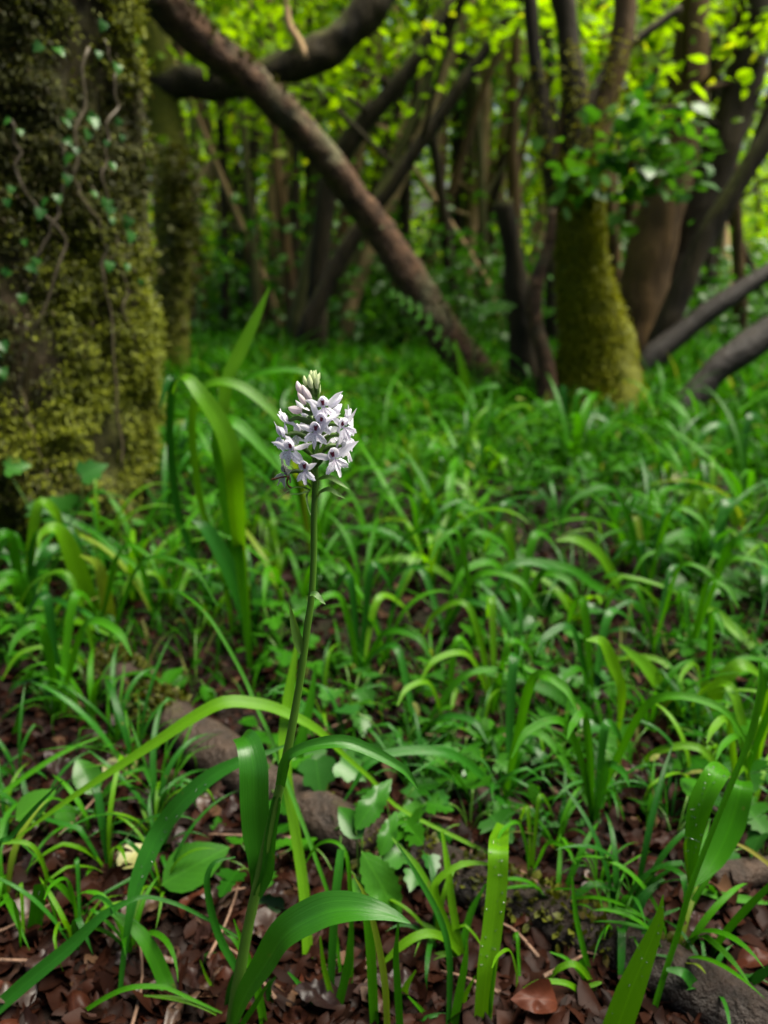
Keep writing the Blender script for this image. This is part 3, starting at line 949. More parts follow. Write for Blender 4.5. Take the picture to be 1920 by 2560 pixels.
for k in range(30):
    x0 = rng.uniform(620, 1900); Y = rng.uniform(3.8, 6.5); y0 = 730 + rng.normal(0, 15); x1 = x0 + rng.normal(60, 230); hw = rng.uniform(5, 12)
    mt = ['bark_pale', 'bark_green', 'bark_pale', 'bark_dark', 'bark_brown'][k % 5]
    simple_tree([(x0, y0), (x0 + (x1 - x0) * 0.3 + rng.normal(0, 12), y0 - 230), (x0 + (x1 - x0) * 0.6 + rng.normal(0, 16), y0 - 480), (x1, -60)], [Y], [hw * 1.2, hw, hw * 0.8, hw * 0.6], mt,
                'thin %s sapling tangled in the thicket %s' % ({'bark_pale': 'pale tan', 'bark_green': 'greenish', 'bark_dark': 'dark', 'bark_brown': 'brown'}[mt], 'behind the leaning trunk foot' if x0 < 1250 else 'behind the forked mossy tree' if x0 < 1560 else 'behind the slanting dark stems'), 'thin saplings in the thicket', 'sapling', 'sapling', 18, 7, 0.12, 0, None, 450 + k)
# far thicket of stems
for k in range(46):
    Y = rng.uniform(4.8, 10.5)
    x0 = rng.uniform(380, 1950)
    if 1000 < x0 < 1130 and Y < 6:
        continue
    base = at(x0, 900, Y); g = float(gz(base[0], base[1]))
    P0 = np.array([base[0], base[1], g - 0.05])
    lean = rng.normal(0, 0.45, 2)
    H = rng.uniform(2.8, 4.2)
    pts = catmull([P0, P0 + np.array([lean[0] * 0.2, lean[1] * 0.2, 0.33 * H]) + rng.normal(0, 0.05, 3), P0 + np.array([lean[0] * 0.9, lean[1] * 0.9, 0.7 * H]), P0 + np.array([lean[0] * 2, lean[1] * 2, H])], 16)
    rad = np.linspace(1.2, 0.6, 16) * rng.uniform(0.02, 0.06)
    kind_ = ['brown-barked', 'brown-barked', 'greenish', 'pale-barked', 'dark-barked'][k % 5] + (' leaning' if abs(lean[0]) > 0.2 else ' upright')
    beh = ('beyond the mossy tree with the curved limb' if x0 < 640 else 'beyond the coppice clump' if x0 < 960 else 'beyond the leaning trunk foot' if x0 < 1240 else 'beyond the forked mossy tree' if x0 < 1560 else 'beyond the slanting dark stems')
    th = thing('thicket_tree', P0, 'slender %s tree in the far thicket %s' % (kind_, beh), 'tree', 'slender %s trees %s' % (kind_, beh))
    mt = ['bark_brown', 'bark_brown', 'bark_green', 'bark_pale', 'bark_dark'][k % 5]
    stem_part('trunk', th, pts, rad, M[mt], 8, 0.14, 6, 200 + k)
    tips = branch_twigs(th, pts, rad, 3, M[mt], 0.7, 300 + k, 0.25)
    crown_part(th, tips + [pts[-1], pts[-3], pts[-5] + rng.normal(0, 0.3, 3)], 0.28, 70, 0.075, M['crown'] if k % 4 else M['crown_dark'])

# leaf mass of the wood beyond, and low scrub between the stems
def build_far_wood():
    rng = np.random.default_rng(123)
    cs = []
    for _ in range(1250):
        Y = rng.uniform(6.5, 15)
        x = rng.uniform(-0.62, 0.62) * Y
        z = rng.uniform(0.0, 1.0) ** 1.3 * Y * 0.36
        cs.append((x, Y, z))
    C = clump_leaves(cs, 0.32, 60, rng)
    C = C[fbm(C, 0.9, 2, 71) + rng.normal(0, 0.15, len(C)) > -0.22 + 0.22 * np.clip(C[:, 2] - 1.0, 0, 2)]
    o = link('far_wood', leaf_cloud('far_wood', C, rng.uniform(0.05, 0.13, len(C)), M['crown'], 1.0, rng))
    tag(o, 'bright green leaf mass of the wood beyond the stems', 'wood', kind='stuff')
    cs = []
    for _ in range(260):
        Y = rng.uniform(3.6, 7)
        x = rng.uniform(-0.25, 0.6) * Y
        z = abs(rng.normal(0, 0.22))
        cs.append((x, Y, z))
    C = clump_leaves(cs, 0.16, 60, rng)
    o = link('undergrowth', leaf_cloud('undergrowth', C, rng.uniform(0.03, 0.07, len(C)), M['crown_dark'], 0.9, rng))
    tag(o, 'low green scrub filling the floor between the coppice stems', 'undergrowth', kind='stuff')
build_far_wood()

# ================================================================== ground cover (stuff)
def field_blades(n, seed, yr, hr, wr, mat, name, label, clear=None, xr=0.62):
    rng = np.random.default_rng(seed)
    Y = yr[0] * (yr[1] / yr[0]) ** rng.uniform(0, 1, n)
    X = rng.uniform(-xr, xr, n) * (Y + 0.25)
    keep = np.ones(n, bool) if clear is None else clear(X, Y, rng)
    dx, dy = X - big.location[0], Y - TRUNK_Y
    keep &= np.hypot(dx, dy) > 0.19
    X, Y = X[keep], Y[keep]
    n = len(X)
    Z = gz(X, Y)
    far = np.clip(Y / 2.0, 0.5, 1.3)
    Ln = rng.uniform(*hr, n) * far
    az = rng.uniform(0, 2 * math.pi, n)
    th0 = rng.uniform(0.05, 0.5, n)
    th1 = th0 + rng.uniform(0.5, 1.9, n)
    W = rng.uniform(*wr, n) * np.clip(Y / 1.0, 0.8, 2.2)
    S = 5
    t = np.linspace(0, 1, S + 1)
    th = th0[:, None] + (th1 - th0)[:, None] * t[None]
    seg = Ln[:, None] / S
    r = np.concatenate([np.zeros((n, 1)), np.cumsum(np.sin(th[:, :-1]) * seg, 1)], 1)
    z = np.concatenate([np.zeros((n, 1)), np.cumsum(np.cos(th[:, :-1]) * seg, 1)], 1)
    P = np.stack([X[:, None] + r * np.cos(az)[:, None], Y[:, None] + r * np.sin(az)[:, None], Z[:, None] + z - 0.004], -1)
    side = np.stack([-np.sin(az), np.cos(az), np.zeros(n)], -1)
    side = unit(side + rng.normal(0, 0.25, (n, 3)))
    prof = np.array([0.5, 0.85, 1.0, 0.85, 0.5, 0.03])
    V = np.stack([P + side[:, None] * (W[:, None] * prof[None] * 0.5)[..., None], P - side[:, None] * (W[:, None] * prof[None] * 0.5)[..., None]], 2)
    k = 2 * (S + 1)
    V = V.reshape(n, k, 3)
    f = np.array([[2 * i, 2 * i + 1, 2 * i + 3, 2 * i + 2] for i in range(S)])
    Fa = (f[None] + (np.arange(n) * k)[:, None, None]).reshape(-1, 4)
    o = link(name, mesh_np(name, V.reshape(-1, 3), [Fa], mat, True))
    tag(o, label, 'grass', kind='stuff')

def thin_front(X, Y, rng):
    p = np.clip((Y - 0.44) / 0.25, 0.10, 1.0)
    p = np.where((X < -0.05) & (Y < 0.66), 0.05, p)
    return (rng.uniform(0, 1, len(X)) < p) & (vnoise(np.stack([X, Y, X * 0], -1), 6.0, 9) > -0.2)
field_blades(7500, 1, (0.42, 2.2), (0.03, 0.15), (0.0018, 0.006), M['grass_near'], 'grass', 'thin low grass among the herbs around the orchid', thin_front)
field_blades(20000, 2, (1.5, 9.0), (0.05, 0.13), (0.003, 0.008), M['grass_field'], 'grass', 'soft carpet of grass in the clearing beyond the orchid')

def field_herbs():
    rng = np.random.default_rng(55)
    n = 22000
    Y = 0.5 * (6.5 / 0.5) ** rng.uniform(0, 1, n)
    X = rng.uniform(-0.62, 0.62, n) * (Y + 0.25)
    pt = np.stack([X, Y, X * 0], -1)
    k = (vnoise(pt, 3.0, 17) + rng.normal(0, 0.3, n) > 0.0) & (rng.uniform(0, 1, n) < np.where((X < -0.03) & (Y < 0.7), 0.03, np.clip((Y - 0.45) / 1.2, 0.05, 1))) & (np.hypot(X - big.location[0], Y - TRUNK_Y) > 0.19)
    X, Y = X[k], Y[k]
    n = len(X)
    Z = gz(X, Y) + rng.uniform(0.01, 0.10, n) * np.clip(Y / 1.5, 0.5, 1.3)
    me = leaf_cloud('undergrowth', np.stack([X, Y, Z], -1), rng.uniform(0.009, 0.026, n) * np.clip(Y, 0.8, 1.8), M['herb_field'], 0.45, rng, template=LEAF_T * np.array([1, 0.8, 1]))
    tag(link('undergrowth', me), 'small herb leaves covering the floor between the grass', 'undergrowth', kind='stuff')
field_herbs()

def field_litter():
    rng = np.random.default_rng(66)
    n = 26000
    Y = 0.22 * (2.4 / 0.22) ** rng.uniform(0, 1, n)
    X = rng.uniform(-0.7, 0.7, n) * (Y + 0.2)
    Z = gz(X, Y) + rng.uniform(0.0, 0.008, n)
    az = rng.uniform(0, 2 * math.pi, n)
    d = unit(np.stack([np.cos(az), np.sin(az), rng.normal(0, 0.3, n)], -1))
    nr = np.array([0, 0, 1.0]) + rng.normal(0, 0.45, (n, 3))
    nr = unit(nr - (nr * d).sum(1, keepdims=True) * d)
    sd = np.cross(nr, d)
    us, vs = np.linspace(0, 1, 5), np.array([-1.0, 0.0, 1.0])
    prof = np.array([0.05, 0.26, 0.30, 0.22, 0.02])
    size = 0.005 + 0.020 * rng.uniform(0, 1, n) ** 1.6
    c1, c2 = rng.normal(0, 0.9, n), rng.normal(0, 0.45, n)
    V = np.zeros((n, 15, 3))
    for i, u in enumerate(us):
        for j, v in enumerate(vs):
            jit = rng.normal(0, 0.05, n)
            x = u + rng.normal(0, 0.03, n)
            y = v * prof[i] * (1 + jit * 3)
            zz = c1 * y * y * 2.2 + c2 * (u - 0.5) ** 2 + jit * 0.8
            V[:, i * 3 + j] = np.stack([X, Y, Z], -1) + size[:, None] * (x[:, None] * d + y[:, None] * sd + zz[:, None] * nr)
    f = np.array([[i * 3 + j, i * 3 + j + 1, i * 3 + j + 4, i * 3 + j + 3] for i in range(4) for j in range(2)])
    Fa = (f[None] + (np.arange(n) * 15)[:, None, None]).reshape(-1, 4)
    me = mesh_np('leaf_litter', V.reshape(-1, 3), [Fa], M['litter'], True)
    tag(link('leaf_litter', me), 'wet reddish brown leaf litter covering the soil', 'leaf litter', kind='stuff')
field_litter()

# ================================================================== fallen leaves, twigs, logs
def build_dead_leaves():
    rng = np.random.default_rng(88)
    protos = []
    for k in range(8):
        mt = M[['dead1', 'dead2', 'dead3', 'dead1'][k % 4]]
        out = ovate(1.0, rng.uniform(0.5, 0.75), 13, 0.06 if k % 2 else 0.0, 0.2)
        protos.append(outline_leaf('dead_leaf', out, mt, rng.uniform(-0.8, 0.9), rng.uniform(-0.35, 0.35), 4, k, 0.22))
    names = ['russet', 'dark wet', 'tan', 'russet']
    n = 0
    while n < 150:
        px, py = rng.uniform(-40, 1960), rng.uniform(1820, 2640)
        if n > 70 and not (px < 760):
            continue
        g = gnd(px, py)
        k = int(rng.integers(0, 8))
        o = link('fallen_leaf', protos[k])
        az = rng.uniform(0, 6.283)
        orient(o, g + np.array([0, 0, rng.uniform(0.004, 0.012)]), (math.cos(az), math.sin(az), rng.normal(0.1, 0.2)), (rng.normal(0, 0.35), rng.normal(0, 0.35), 1))
        s = rng.uniform(0.014, 0.034)
        o.scale = (s, s, s)
        w = names[k % 4]
        wh = where(g[0], g[1])
        tag(o, {'russet': 'curled russet dead leaf on the damp floor ', 'dark wet': 'dark wet dead leaf pressed on the floor ', 'tan': 'dry tan dead leaf lying on the floor '}[w] + wh, 'dead leaf', w + ' fallen leaves ' + wh)
        n += 1
build_dead_leaves()

def log(ctrl, hw, mat, label, name='fallen_branch', cat='branch', sink=0.3, n=40, seg=18, rough=0.14, seed=0, freq=40):
    P = np.array([gnd(*c) for c in ctrl])
    rr = np.array([px2m(h, p) for h, p in zip(interp(hw, len(P)), P)])
    P[:, 2] += rr * (1 - 2 * sink)
    P = catmull(P, n)
    rr = np.interp(np.linspace(0, 1, n), np.linspace(0, 1, len(rr)), rr)
    mid = P[0].copy(); mid[2] = float(gz(mid[0], mid[1]))
    V, F, UV = tube(P, rr, seg, True, rough, freq, seed)
    o = link(name, mesh(name, V - mid, F, mat, UV), None, [float(c) for c in mid])
    return tag(o, label, cat), P, rr

def mossy(parent, P, rr, n, seed, lo, hi, thr=0.0, mat='moss'):
    rng = np.random.default_rng(seed)
    i = rng.integers(int(lo * len(P)), max(int(hi * len(P)), 1), n)
    a = rng.normal(0.0, 0.9, n)
    tn = unit(np.gradient(P, axis=0))[i]
    sd = unit(np.cross(tn, [0, 0, 1.0]))
    d = sd * np.sin(a)[:, None] + np.array([0, 0, 1.0]) * np.cos(a)[:, None]
    C = P[i] + d * rr[i][:, None] + tn * rng.uniform(-0.012, 0.012, (n, 1))
    k = fbm(C, 18, 2, seed) > thr
    o = link('moss', leaf_cloud('moss', C[k] - np.array(parent.location), rng.uniform(0.003, 0.009, k.sum()), M[mat], rng=rng, dirs=d[k] + rng.normal(0, 0.5, (k.sum(), 3))), parent)
    o['kind'] = 'stuff'

lg, LP_, LR_ = log([(285, 1715), (380, 1800), (500, 1890), (640, 1985), (790, 2080), (930, 2150)], [56, 58, 60, 62, 64, 66], M['log'], 'long brown fallen branch with a mossy end lying behind the orchid stem', seed=3, sink=0.12)
mossy(lg, LP_, LR_, 2200, 5, 0.0, 0.3, -0.2)
mossy(lg, LP_, LR_, 700, 6, 0.4, 1.0, 0.25)
lg2, LP_, LR_ = log([(990, 2150), (1120, 2205), (1284, 2275), (1460, 2355), (1600, 2420), (1720, 2490), (1850, 2560), (1980, 2640)], [58, 64, 68, 70, 72, 76, 82, 86], M['log_dark'], 'dark rotten fallen branch half buried under the grass tufts', seed=9, sink=0.32)
mossy(lg2, LP_, LR_, 1200, 8, 0.0, 1.0, 0.2)
log([(1010, 1905), (1100, 1955), (1210, 2005), (1330, 2045)], [24, 27, 26, 20], M['log'], 'short reddish brown dead branch lying beside the ferny herbs', seed=12)
log([(1770, 2205), (1850, 2195), (1950, 2190)], [34, 36, 36], M['log'], 'stub of brown rotting wood beneath the broad reed leaves', seed=14)
log([(1215, 1795), (1300, 1895), (1360, 1955), (1400, 2005)], [9, 9, 10, 8], M['twig'], 'slender tan twig lying among the grass behind the wood', 'twig', 'twig', 0.0, 24, 8)
def build_twigs():
    rng = np.random.default_rng(99)
    for k in range(34):
        px, py = rng.uniform(0, 1900), rng.uniform(1750, 2560)
        g = gnd(px, py)
        az = rng.uniform(0, 3.14)
        l = rng.uniform(0.02, 0.075)
        d = np.array([math.cos(az), math.sin(az), 0]) * l
        pts = [g - d * 0.5, g + rng.normal(0, 0.004, 3), g + d * 0.5]
        pts = [np.array([p[0], p[1], float(gz(p[0], p[1])) + 0.008 + rng.uniform(0, 0.008)]) for p in pts]
        V, F, UV = tube(catmull(pts, 8), np.linspace(0.0014, 0.0007, 8), 6)
        o = link('twig', mesh('twig', V - pts[0], F, M['twig'], UV), None, [float(c) for c in pts[0]])
        wh = where(g[0], g[1])
        tag(o, 'small broken brown twig lying on the litter ' + wh, 'twig', 'broken twigs ' + wh)
build_twigs()

# ================================================================== blades drawn one by one
def blade_obj(parent, name, ctrl, w, mat, Y=None, root='end', dY=0.02, lift=0.55, fold=0.25, n=26, cross=5, tw=0.0, extend=True):
    """ctrl: pixel points; Y: distances along the blade; None takes the root from the ground"""
    ctrl = list(ctrl)
    if root == 'start':
        ctrl = ctrl[::-1]
        w = list(w)[::-1]
        if Y is not None:
            Y = list(Y)[::-1]
    k = len(ctrl)
    if Y is None:
        yr = float(np.clip(gnd(*ctrl[-1])[1], 0.30, 6))
        Y = [yr + dY, yr]
    Ys = interp(Y, k)
    if Ys.mean() > 0.55:
        lift = max(lift, 1.0)
    P = np.array([at(c[0], c[1], y) for c, y in zip(ctrl, Ys)])
    wm = np.array([px2m(x, p) for x, p in zip(interp(w, k), P)]) * 1.08
    if extend:
        g = float(gz(P[-1][0], P[-1][1]))
        if P[-1][2] > g - 0.002:
            d = unit(P[-1] - P[-2])
            q = P[-1] + np.array([d[0] * 0.4, d[1] * 0.4, -1]) * (P[-1][2] - g + 0.008)
            P = np.vstack([P, q]); wm = np.append(wm, wm[-1] * 0.7)
    kk = len(P)
    pts = catmull(P, n)
    wi = np.interp(np.linspace(0, 1, n), np.linspace(0, 1, kk), wm)
    nr = unit(CO - pts) + lift * np.array([0, 0, 1.0])
    if tw:
        tn = unit(np.gradient(pts, axis=0))
        sd = np.cross(tn, nr)
        nr = nr + sd * tw * np.linspace(-1, 1, n)[:, None]
    V, F, UV = ribbon(pts, wi, nr, cross, fold)
    L = np.array(parent.location)
    o = link(name, mesh(name, V - L, F, mat, UV), parent)
    return o, pts, wi, nr

DROP = None
def droplets(parent, pts, wi, nr, count, seed, rng_t=(0.1, 0.9), size=(0.00025, 0.0007)):
    """water beads resting on a blade"""
    global DROP
    rng = np.random.default_rng(seed)
    if DROP is None:
        V, F = [], []
        R_, S_ = 5, 8
        for i in range(R_ + 1):
            for j in range(S_):
                a, b = math.pi * i / R_, 2 * math.pi * j / S_
                V.append((math.sin(a) * math.cos(b), math.sin(a) * math.sin(b), math.cos(a) * 0.7))
        for i in range(R_):
            for j in range(S_):
                F.append((i * S_ + j, i * S_ + (j + 1) % S_, (i + 1) * S_ + (j + 1) % S_, (i + 1) * S_ + j))
        DROP = mesh('water_droplet', V, F, M['water'])
    tn = unit(np.gradient(pts, axis=0))
    root = parent.parent
    L = np.array(root.location)
    for _ in range(count):
        i = int(rng.uniform(*rng_t) * (len(pts) - 1))
        n = unit(nr[i] - np.dot(nr[i], tn[i]) * tn[i])
        sd = np.cross(tn[i], n)
        u = rng.uniform(-0.8, 0.8)
        p = pts[i] + sd * u * wi[i] * 0.5 + n * (abs(u) ** 1.4 * 0.25 * wi[i] * 0.5)
        o = link('water_droplet', DROP, parent)
        orient(o, p + n * 0.0003 - L, tn[i], n)
        s = rng.uniform(*size)
        o.scale = (s, s, s)

def tuft(label, base_px, blades, cat='grass', name='grass_tuft', group=None):
    g = gnd(*base_px)
    th = thing(name, (g[0], g[1], float(gz(g[0], g[1]))), label, cat, group)
    out = []
    for b in blades:
        b = dict(b)
        nd = b.pop('drops', None)
        o, pts, wi, nr = blade_obj(th, b.pop('name', 'blade'), b.pop('c'), b.pop('w'), M[b.pop('m', 'blade')], **b)
        if nd:
            droplets(o, pts, wi, nr, nd[0], nd[1], *(nd[2:] or ()))
    return th

B = lambda c, w, m='blade', **k: dict(c=c, w=w, m=m, **k)

tuft('long arching grass blade crossing behind the orchid stem on a yellowish stalk', (1240, 2135), [
    B([(1250, 2150), (1170, 2108), (1000, 2022), (930, 1950), (860, 1888), (790, 1822), (700, 1776), (640, 1760), (560, 1757), (480, 1797), (400, 1850), (280, 1928), (150, 2015), (20, 2112)],
      [9, 9, 9, 10, 12, 20, 27, 30, 32, 30, 26, 20, 13, 3], 'blade_bright', root='start', Y=[0.47, 0.48, 0.47, 0.45, 0.43], lift=0.9, n=46)])
tuft('broad dark grass blade bowing from the litter towards the orchid stem', (298, 2520), [
    B([(722, 1860), (660, 1885), (596, 1906), (521, 1947), (451, 2010), (399, 2080), (365, 2149), (339, 2219), (324, 2294), (307, 2410), (298, 2520)], [3, 14, 26, 38, 43, 44, 42, 32, 18, 12, 10], 'blade_dark', Y=[0.42, 0.40, 0.35], n=36, drops=(12, 3, (0.3, 0.7)))])
tuft('notched bright grass blade curving down over the red litter', (440, 2565), [
    B([(283, 2286), (347, 2332), (385, 2390), (411, 2450), (428, 2497), (440, 2565)], [8, 30, 34, 35, 33, 28], 'blade', Y=[0.38, 0.345])])
tuft('kinked grass stalk with one drooping beaded leaf', (30, 2430), [
    B([(97, 2210), (96, 2245), (90, 2300), (75, 2370), (52, 2412)], [20, 32, 33, 28, 10], 'blade', root='start', Y=[0.40], extend=False, drops=(5, 4)),
    B([(-40, 2125), (0, 2108), (60, 2106), (95, 2132), (116, 2190), (112, 2215)], [5, 9, 11, 10, 8, 8], 'blade_bright', Y=[0.40], extend=False),
    B([(112, 2215), (140, 2300), (150, 2420)], [6, 6, 6], 'blade', Y=[0.40]),
    B([(116, 2195), (160, 2225), (195, 2275)], [8, 16, 4], 'blade', root='start', Y=[0.40, 0.42], extend=False)])
tuft('long grass blade sweeping up from the corner and dropping over as a thin tip', (-20, 2540), [
    B([(600, 2345), (510, 2294), (440, 2260), (370, 2243), (324, 2253), (255, 2292), (174, 2368), (87, 2440), (0, 2515), (-60, 2570)], [4, 8, 9, 9, 12, 20, 32, 36, 34, 26], 'blade_dark', Y=[0.36, 0.35, 0.33], n=36)])
tuft('pair of thin arched grass blades lying over the litter by the orchid foot', (190, 2550), [
    B([(560, 2535), (440, 2480), (400, 2467), (324, 2470), (260, 2497), (190, 2545)], [4, 9, 11, 12, 12, 10], 'blade', Y=[0.34], lift=0.9),
    B([(359, 2489), (434, 2496), (498, 2513), (560, 2545), (590, 2580)], [4, 11, 11, 10, 8], 'blade_bright', Y=[0.34], lift=0.9)])
tuft('tall twin grass blades standing just behind the orchid stem', (777, 2570), [
    B([(742, 1610), (722, 1740), (712, 1850), (718, 1950), (738, 2080), (760, 2230), (769, 2380), (775, 2570)], [8, 26, 30, 24, 24, 25, 24, 20], 'blade_bright', Y=[0.50, 0.44, 0.36], n=36),
    B([(450, 1480), (503, 1520), (550, 1584), (608, 1688), (642, 1769), (677, 1844), (711, 1935), (751, 2044), (787, 2141), (827, 2262), (850, 2420), (860, 2570)], [5, 8, 9, 9, 9, 9, 10, 10, 9, 8, 8, 8], 'blade', Y=[0.56, 0.50, 0.42, 0.36], n=40),
    B([(790, 1660), (775, 1760), (752, 1860), (740, 1980), (760, 2130)], [5, 20, 24, 20, 12], 'blade', Y=[0.58, 0.52])])
tuft('dense clump of upright narrow blades beside the arching orchid leaf', (860, 2570), [
    B([(852, 2124), (846, 2180), (838, 2260), (830, 2400), (822, 2570)], [16, 20, 20, 18, 14], 'blade_dark', Y=[0.38, 0.35]),
    B([(905, 2230), (918, 2300), (927, 2380), (932, 2480), (937, 2575)], [6, 20, 23, 22, 20], 'blade', Y=[0.345, 0.335]),
    B([(880, 2290), (872, 2400), (850, 2500), (838, 2575)], [8, 20, 20, 16], 'blade', Y=[0.36, 0.345]),
    B([(764, 2157), (795, 2112), (835, 2104), (866, 2138), (876, 2240), (878, 2400), (870, 2570)], [4, 8, 9, 9, 11, 12, 11], 'blade', Y=[0.40, 0.36]),
    B([(882, 2185), (914, 2242), (937, 2323), (955, 2410), (964, 2480), (968, 2575)], [2, 10, 14, 16, 16, 14], 'blade', Y=[0.325, 0.325]),
    B([(800, 2340), (810, 2420), (830, 2500), (838, 2575)], [4, 12, 14, 12], 'blade_bright', Y=[0.35]),
    B([(998, 2286), (990, 2381), (994, 2468), (1000, 2575)], [2, 13, 17, 17], 'blade', Y=[0.335, 0.33]),
    B([(720, 2430), (760, 2475), (800, 2530), (815, 2575)], [4, 14, 16, 12], 'blade_dark', Y=[0.35]),
    B([(690, 2440), (672, 2480), (690, 2575)], [3, 14, 14], 'blade_dark', Y=[0.35]),
    B([(1040, 2425), (1012, 2480), (1006, 2575)], [3, 18, 16], 'blade_bright', Y=[0.35]),
    B([(1020, 2490), (1060, 2535), (1072, 2575)], [3, 12, 12], 'blade', Y=[0.345])])
tuft('hooked dark blades and short spikes around the orchid foot', (625, 2575), [
    B([(588, 2143), (540, 2154), (521, 2182), (518, 2220), (532, 2294), (555, 2358), (590, 2420), (612, 2475), (632, 2575)], [3, 9, 13, 15, 17, 18, 18, 16, 14], 'blade_dark', Y=[0.37, 0.345], n=34),
    B([(584, 2297), (613, 2380), (642, 2468), (662, 2575)], [2, 16, 19, 18], 'blade', Y=[0.345, 0.335]),
    B([(677, 2446), (637, 2514), (600, 2575)], [2, 13, 14], 'blade', Y=[0.325]),
    B([(560, 2330), (590, 2355), (625, 2420), (650, 2500), (655, 2575)], [3, 11, 14, 14, 12], 'blade', Y=[0.36, 0.345]),
    B([(590, 2420), (575, 2480), (568, 2575)], [4, 18, 22], 'blade_dark', Y=[0.345]),
    B([(500, 2400), (520, 2450), (560, 2510), (575, 2575)], [2, 7, 9, 9], 'blade_bright', Y=[0.36])])
tuft('slim grass stalks leaning in over the glossy leaf', (-20, 2140), [
    B([(156, 1952), (87, 2022), (29, 2091), (-10, 2135)], [3, 12, 14, 12], 'blade_dark', Y=[0.39]),
    B([(249, 1842), (174, 1873), (104, 1914), (30, 1966), (-30, 2020)], [3, 10, 12, 12, 8], 'blade', Y=[0.55, 0.5])])
tuft('broad flat-topped grass blade beaded with water', (1205, 2575), [
    B([(1258, 2062), (1248, 2100), (1246, 2122), (1243, 2207), (1231, 2323), (1216, 2439), (1205, 2575)], [30, 44, 46, 47, 46, 44, 38], 'blade_bright', Y=[0.44, 0.40, 0.37, 0.36, 0.35, 0.34, 0.335], n=36, fold=0.2, cross=7, drops=(34, 7, (0.25, 0.95))),
    B([(1238, 2400), (1228, 2490), (1222, 2575)], [4, 9, 8], 'blade', Y=[0.335])])
tuft('bright lance-shaped grass blade pointing up from the forest floor', (1540, 2580), [
    B([(1658, 2237), (1644, 2311), (1609, 2398), (1574, 2485), (1540, 2580)], [2, 26, 46, 60, 64], 'blade_bright', Y=[0.34, 0.325], fold=0.12, cross=7, drops=(10, 8))])
tuft('tall reed-like grass with two broad beaded leaves on a hairy stem', (1620, 2580), [
    B([(1898, 1655), (1902, 1720), (1880, 1830), (1841, 1930), (1800, 2030), (1760, 2130), (1726, 2222), (1696, 2330), (1666, 2422), (1642, 2500), (1622, 2580)], [4, 16, 15, 13, 12, 12, 13, 13, 13, 13, 13], 'blade', Y=[0.40, 0.37, 0.34], n=40, fold=0.6, name='stem'),
    B([(1728, 2212), (1730, 2120), (1752, 2010), (1788, 1940), (1806, 1925), (1830, 1938)], [10, 34, 52, 52, 46, 30], 'blade', root='start', Y=[0.37, 0.375, 0.38, 0.39, 0.41], extend=False, lift=0.7, drops=(30, 9, (0.35, 0.9)), name='leaf', n=34, cross=7),
    B([(1735, 2216), (1786, 2150), (1826, 2062), (1850, 1975), (1852, 1952)], [8, 44, 62, 54, 40], 'blade', root='start', Y=[0.375, 0.40, 0.42], extend=False, name='leaf', cross=7),
    B([(1666, 2423), (1712, 2436), (1752, 2490), (1822, 2575)], [8, 24, 30, 26], 'blade_dark', root='start', Y=[0.35, 0.34], extend=False, name='leaf'),
    B([(1725, 2225), (1712, 2120), (1722, 2090)], [4, 7, 2], 'blade_bright', root='start', Y=[0.37], extend=False, name='leaf')])
tuft('fresh yellow-green tuft with blades fanning out beside the rotten branch', (1157, 2394), [
    B([(1105, 2078), (1118, 2160), (1130, 2260), (1150, 2380)], [6, 15, 18, 18], 'blade_bright', Y=[0.42, 0.385]),
    B([(980, 2094), (1040, 2170), (1090, 2260), (1150, 2385)], [3, 22, 22, 18], 'blade_bright', Y=[0.42, 0.385]),
    B([(1225, 2160), (1160, 2160), (1100, 2195), (1090, 2240), (1140, 2370)], [6, 14, 16, 16, 14], 'blade_bright', Y=[0.40, 0.385]),
    B([(955, 2410), (1010, 2360), (1060, 2335), (1110, 2345), (1155, 2390)], [8, 20, 20, 18, 14], 'blade_bright', Y=[0.37, 0.385]),
    B([(1030, 2450), (1065, 2405), (1110, 2385), (1155, 2395)], [3, 12, 13, 12], 'blade_bright', Y=[0.375, 0.385]),
    B([(1215, 2210), (1180, 2275), (1162, 2340), (1155, 2394)], [4, 15, 17, 14], 'blade', Y=[0.41, 0.385]),
    B([(1040, 2300), (1090, 2330), (1150, 2385)], [4, 16, 14], 'blade_bright', Y=[0.40, 0.385])])
tuft('long thin dark blades trailing beside the fresh tuft', (1122, 2575), [
    B([(992, 2108), (1047, 2196), (1099, 2294), (1122, 2381), (1124, 2480), (1120, 2575)], [3, 12, 15, 15, 13, 10], 'blade_dark', Y=[0.37, 0.335], n=30),
    B([(1169, 2345), (1162, 2410), (1146, 2497), (1132, 2575)], [2, 15, 20, 20], 'blade', Y=[0.345, 0.335]),
    B([(1188, 2440), (1160, 2500), (1150, 2575)], [3, 14, 14], 'blade_bright', Y=[0.345]),
    B([(1130, 2535), (1090, 2538), (1050, 2552), (1030, 2580)], [3, 9, 9, 6], 'blade_dark', Y=[0.34])])
tuft('pale arched grass blade over the short dead branch', (1045, 2035), [
    B([(1400, 2055), (1353, 2034), (1284, 1999), (1215, 1981), (1145, 1984), (1099, 1999), (1045, 2038)], [6, 18, 22, 22, 20, 16, 10], 'blade_dark', Y=[0.58, 0.56], lift=0.9),
    B([(1260, 2068), (1310, 2052), (1360, 2050), (1400, 2070), (1425, 2120)], [3, 9, 10, 9, 6], 'blade', Y=[0.52], root='end')])
tuft('toothed dark blade bent low over the leaf litter', (1590, 2115), [
    B([(1352, 2068), (1400, 2060), (1450, 2056), (1510, 2066), (1560, 2092), (1590, 2115)], [3, 16, 22, 26, 22, 14], 'blade_dark', Y=[0.50, 0.53], lift=1.0),
    B([(1280, 2140), (1370, 2142), (1470, 2138), (1560, 2125)], [8, 34, 30, 8], 'blade_dark', Y=[0.5, 0.52], lift=1.2)])
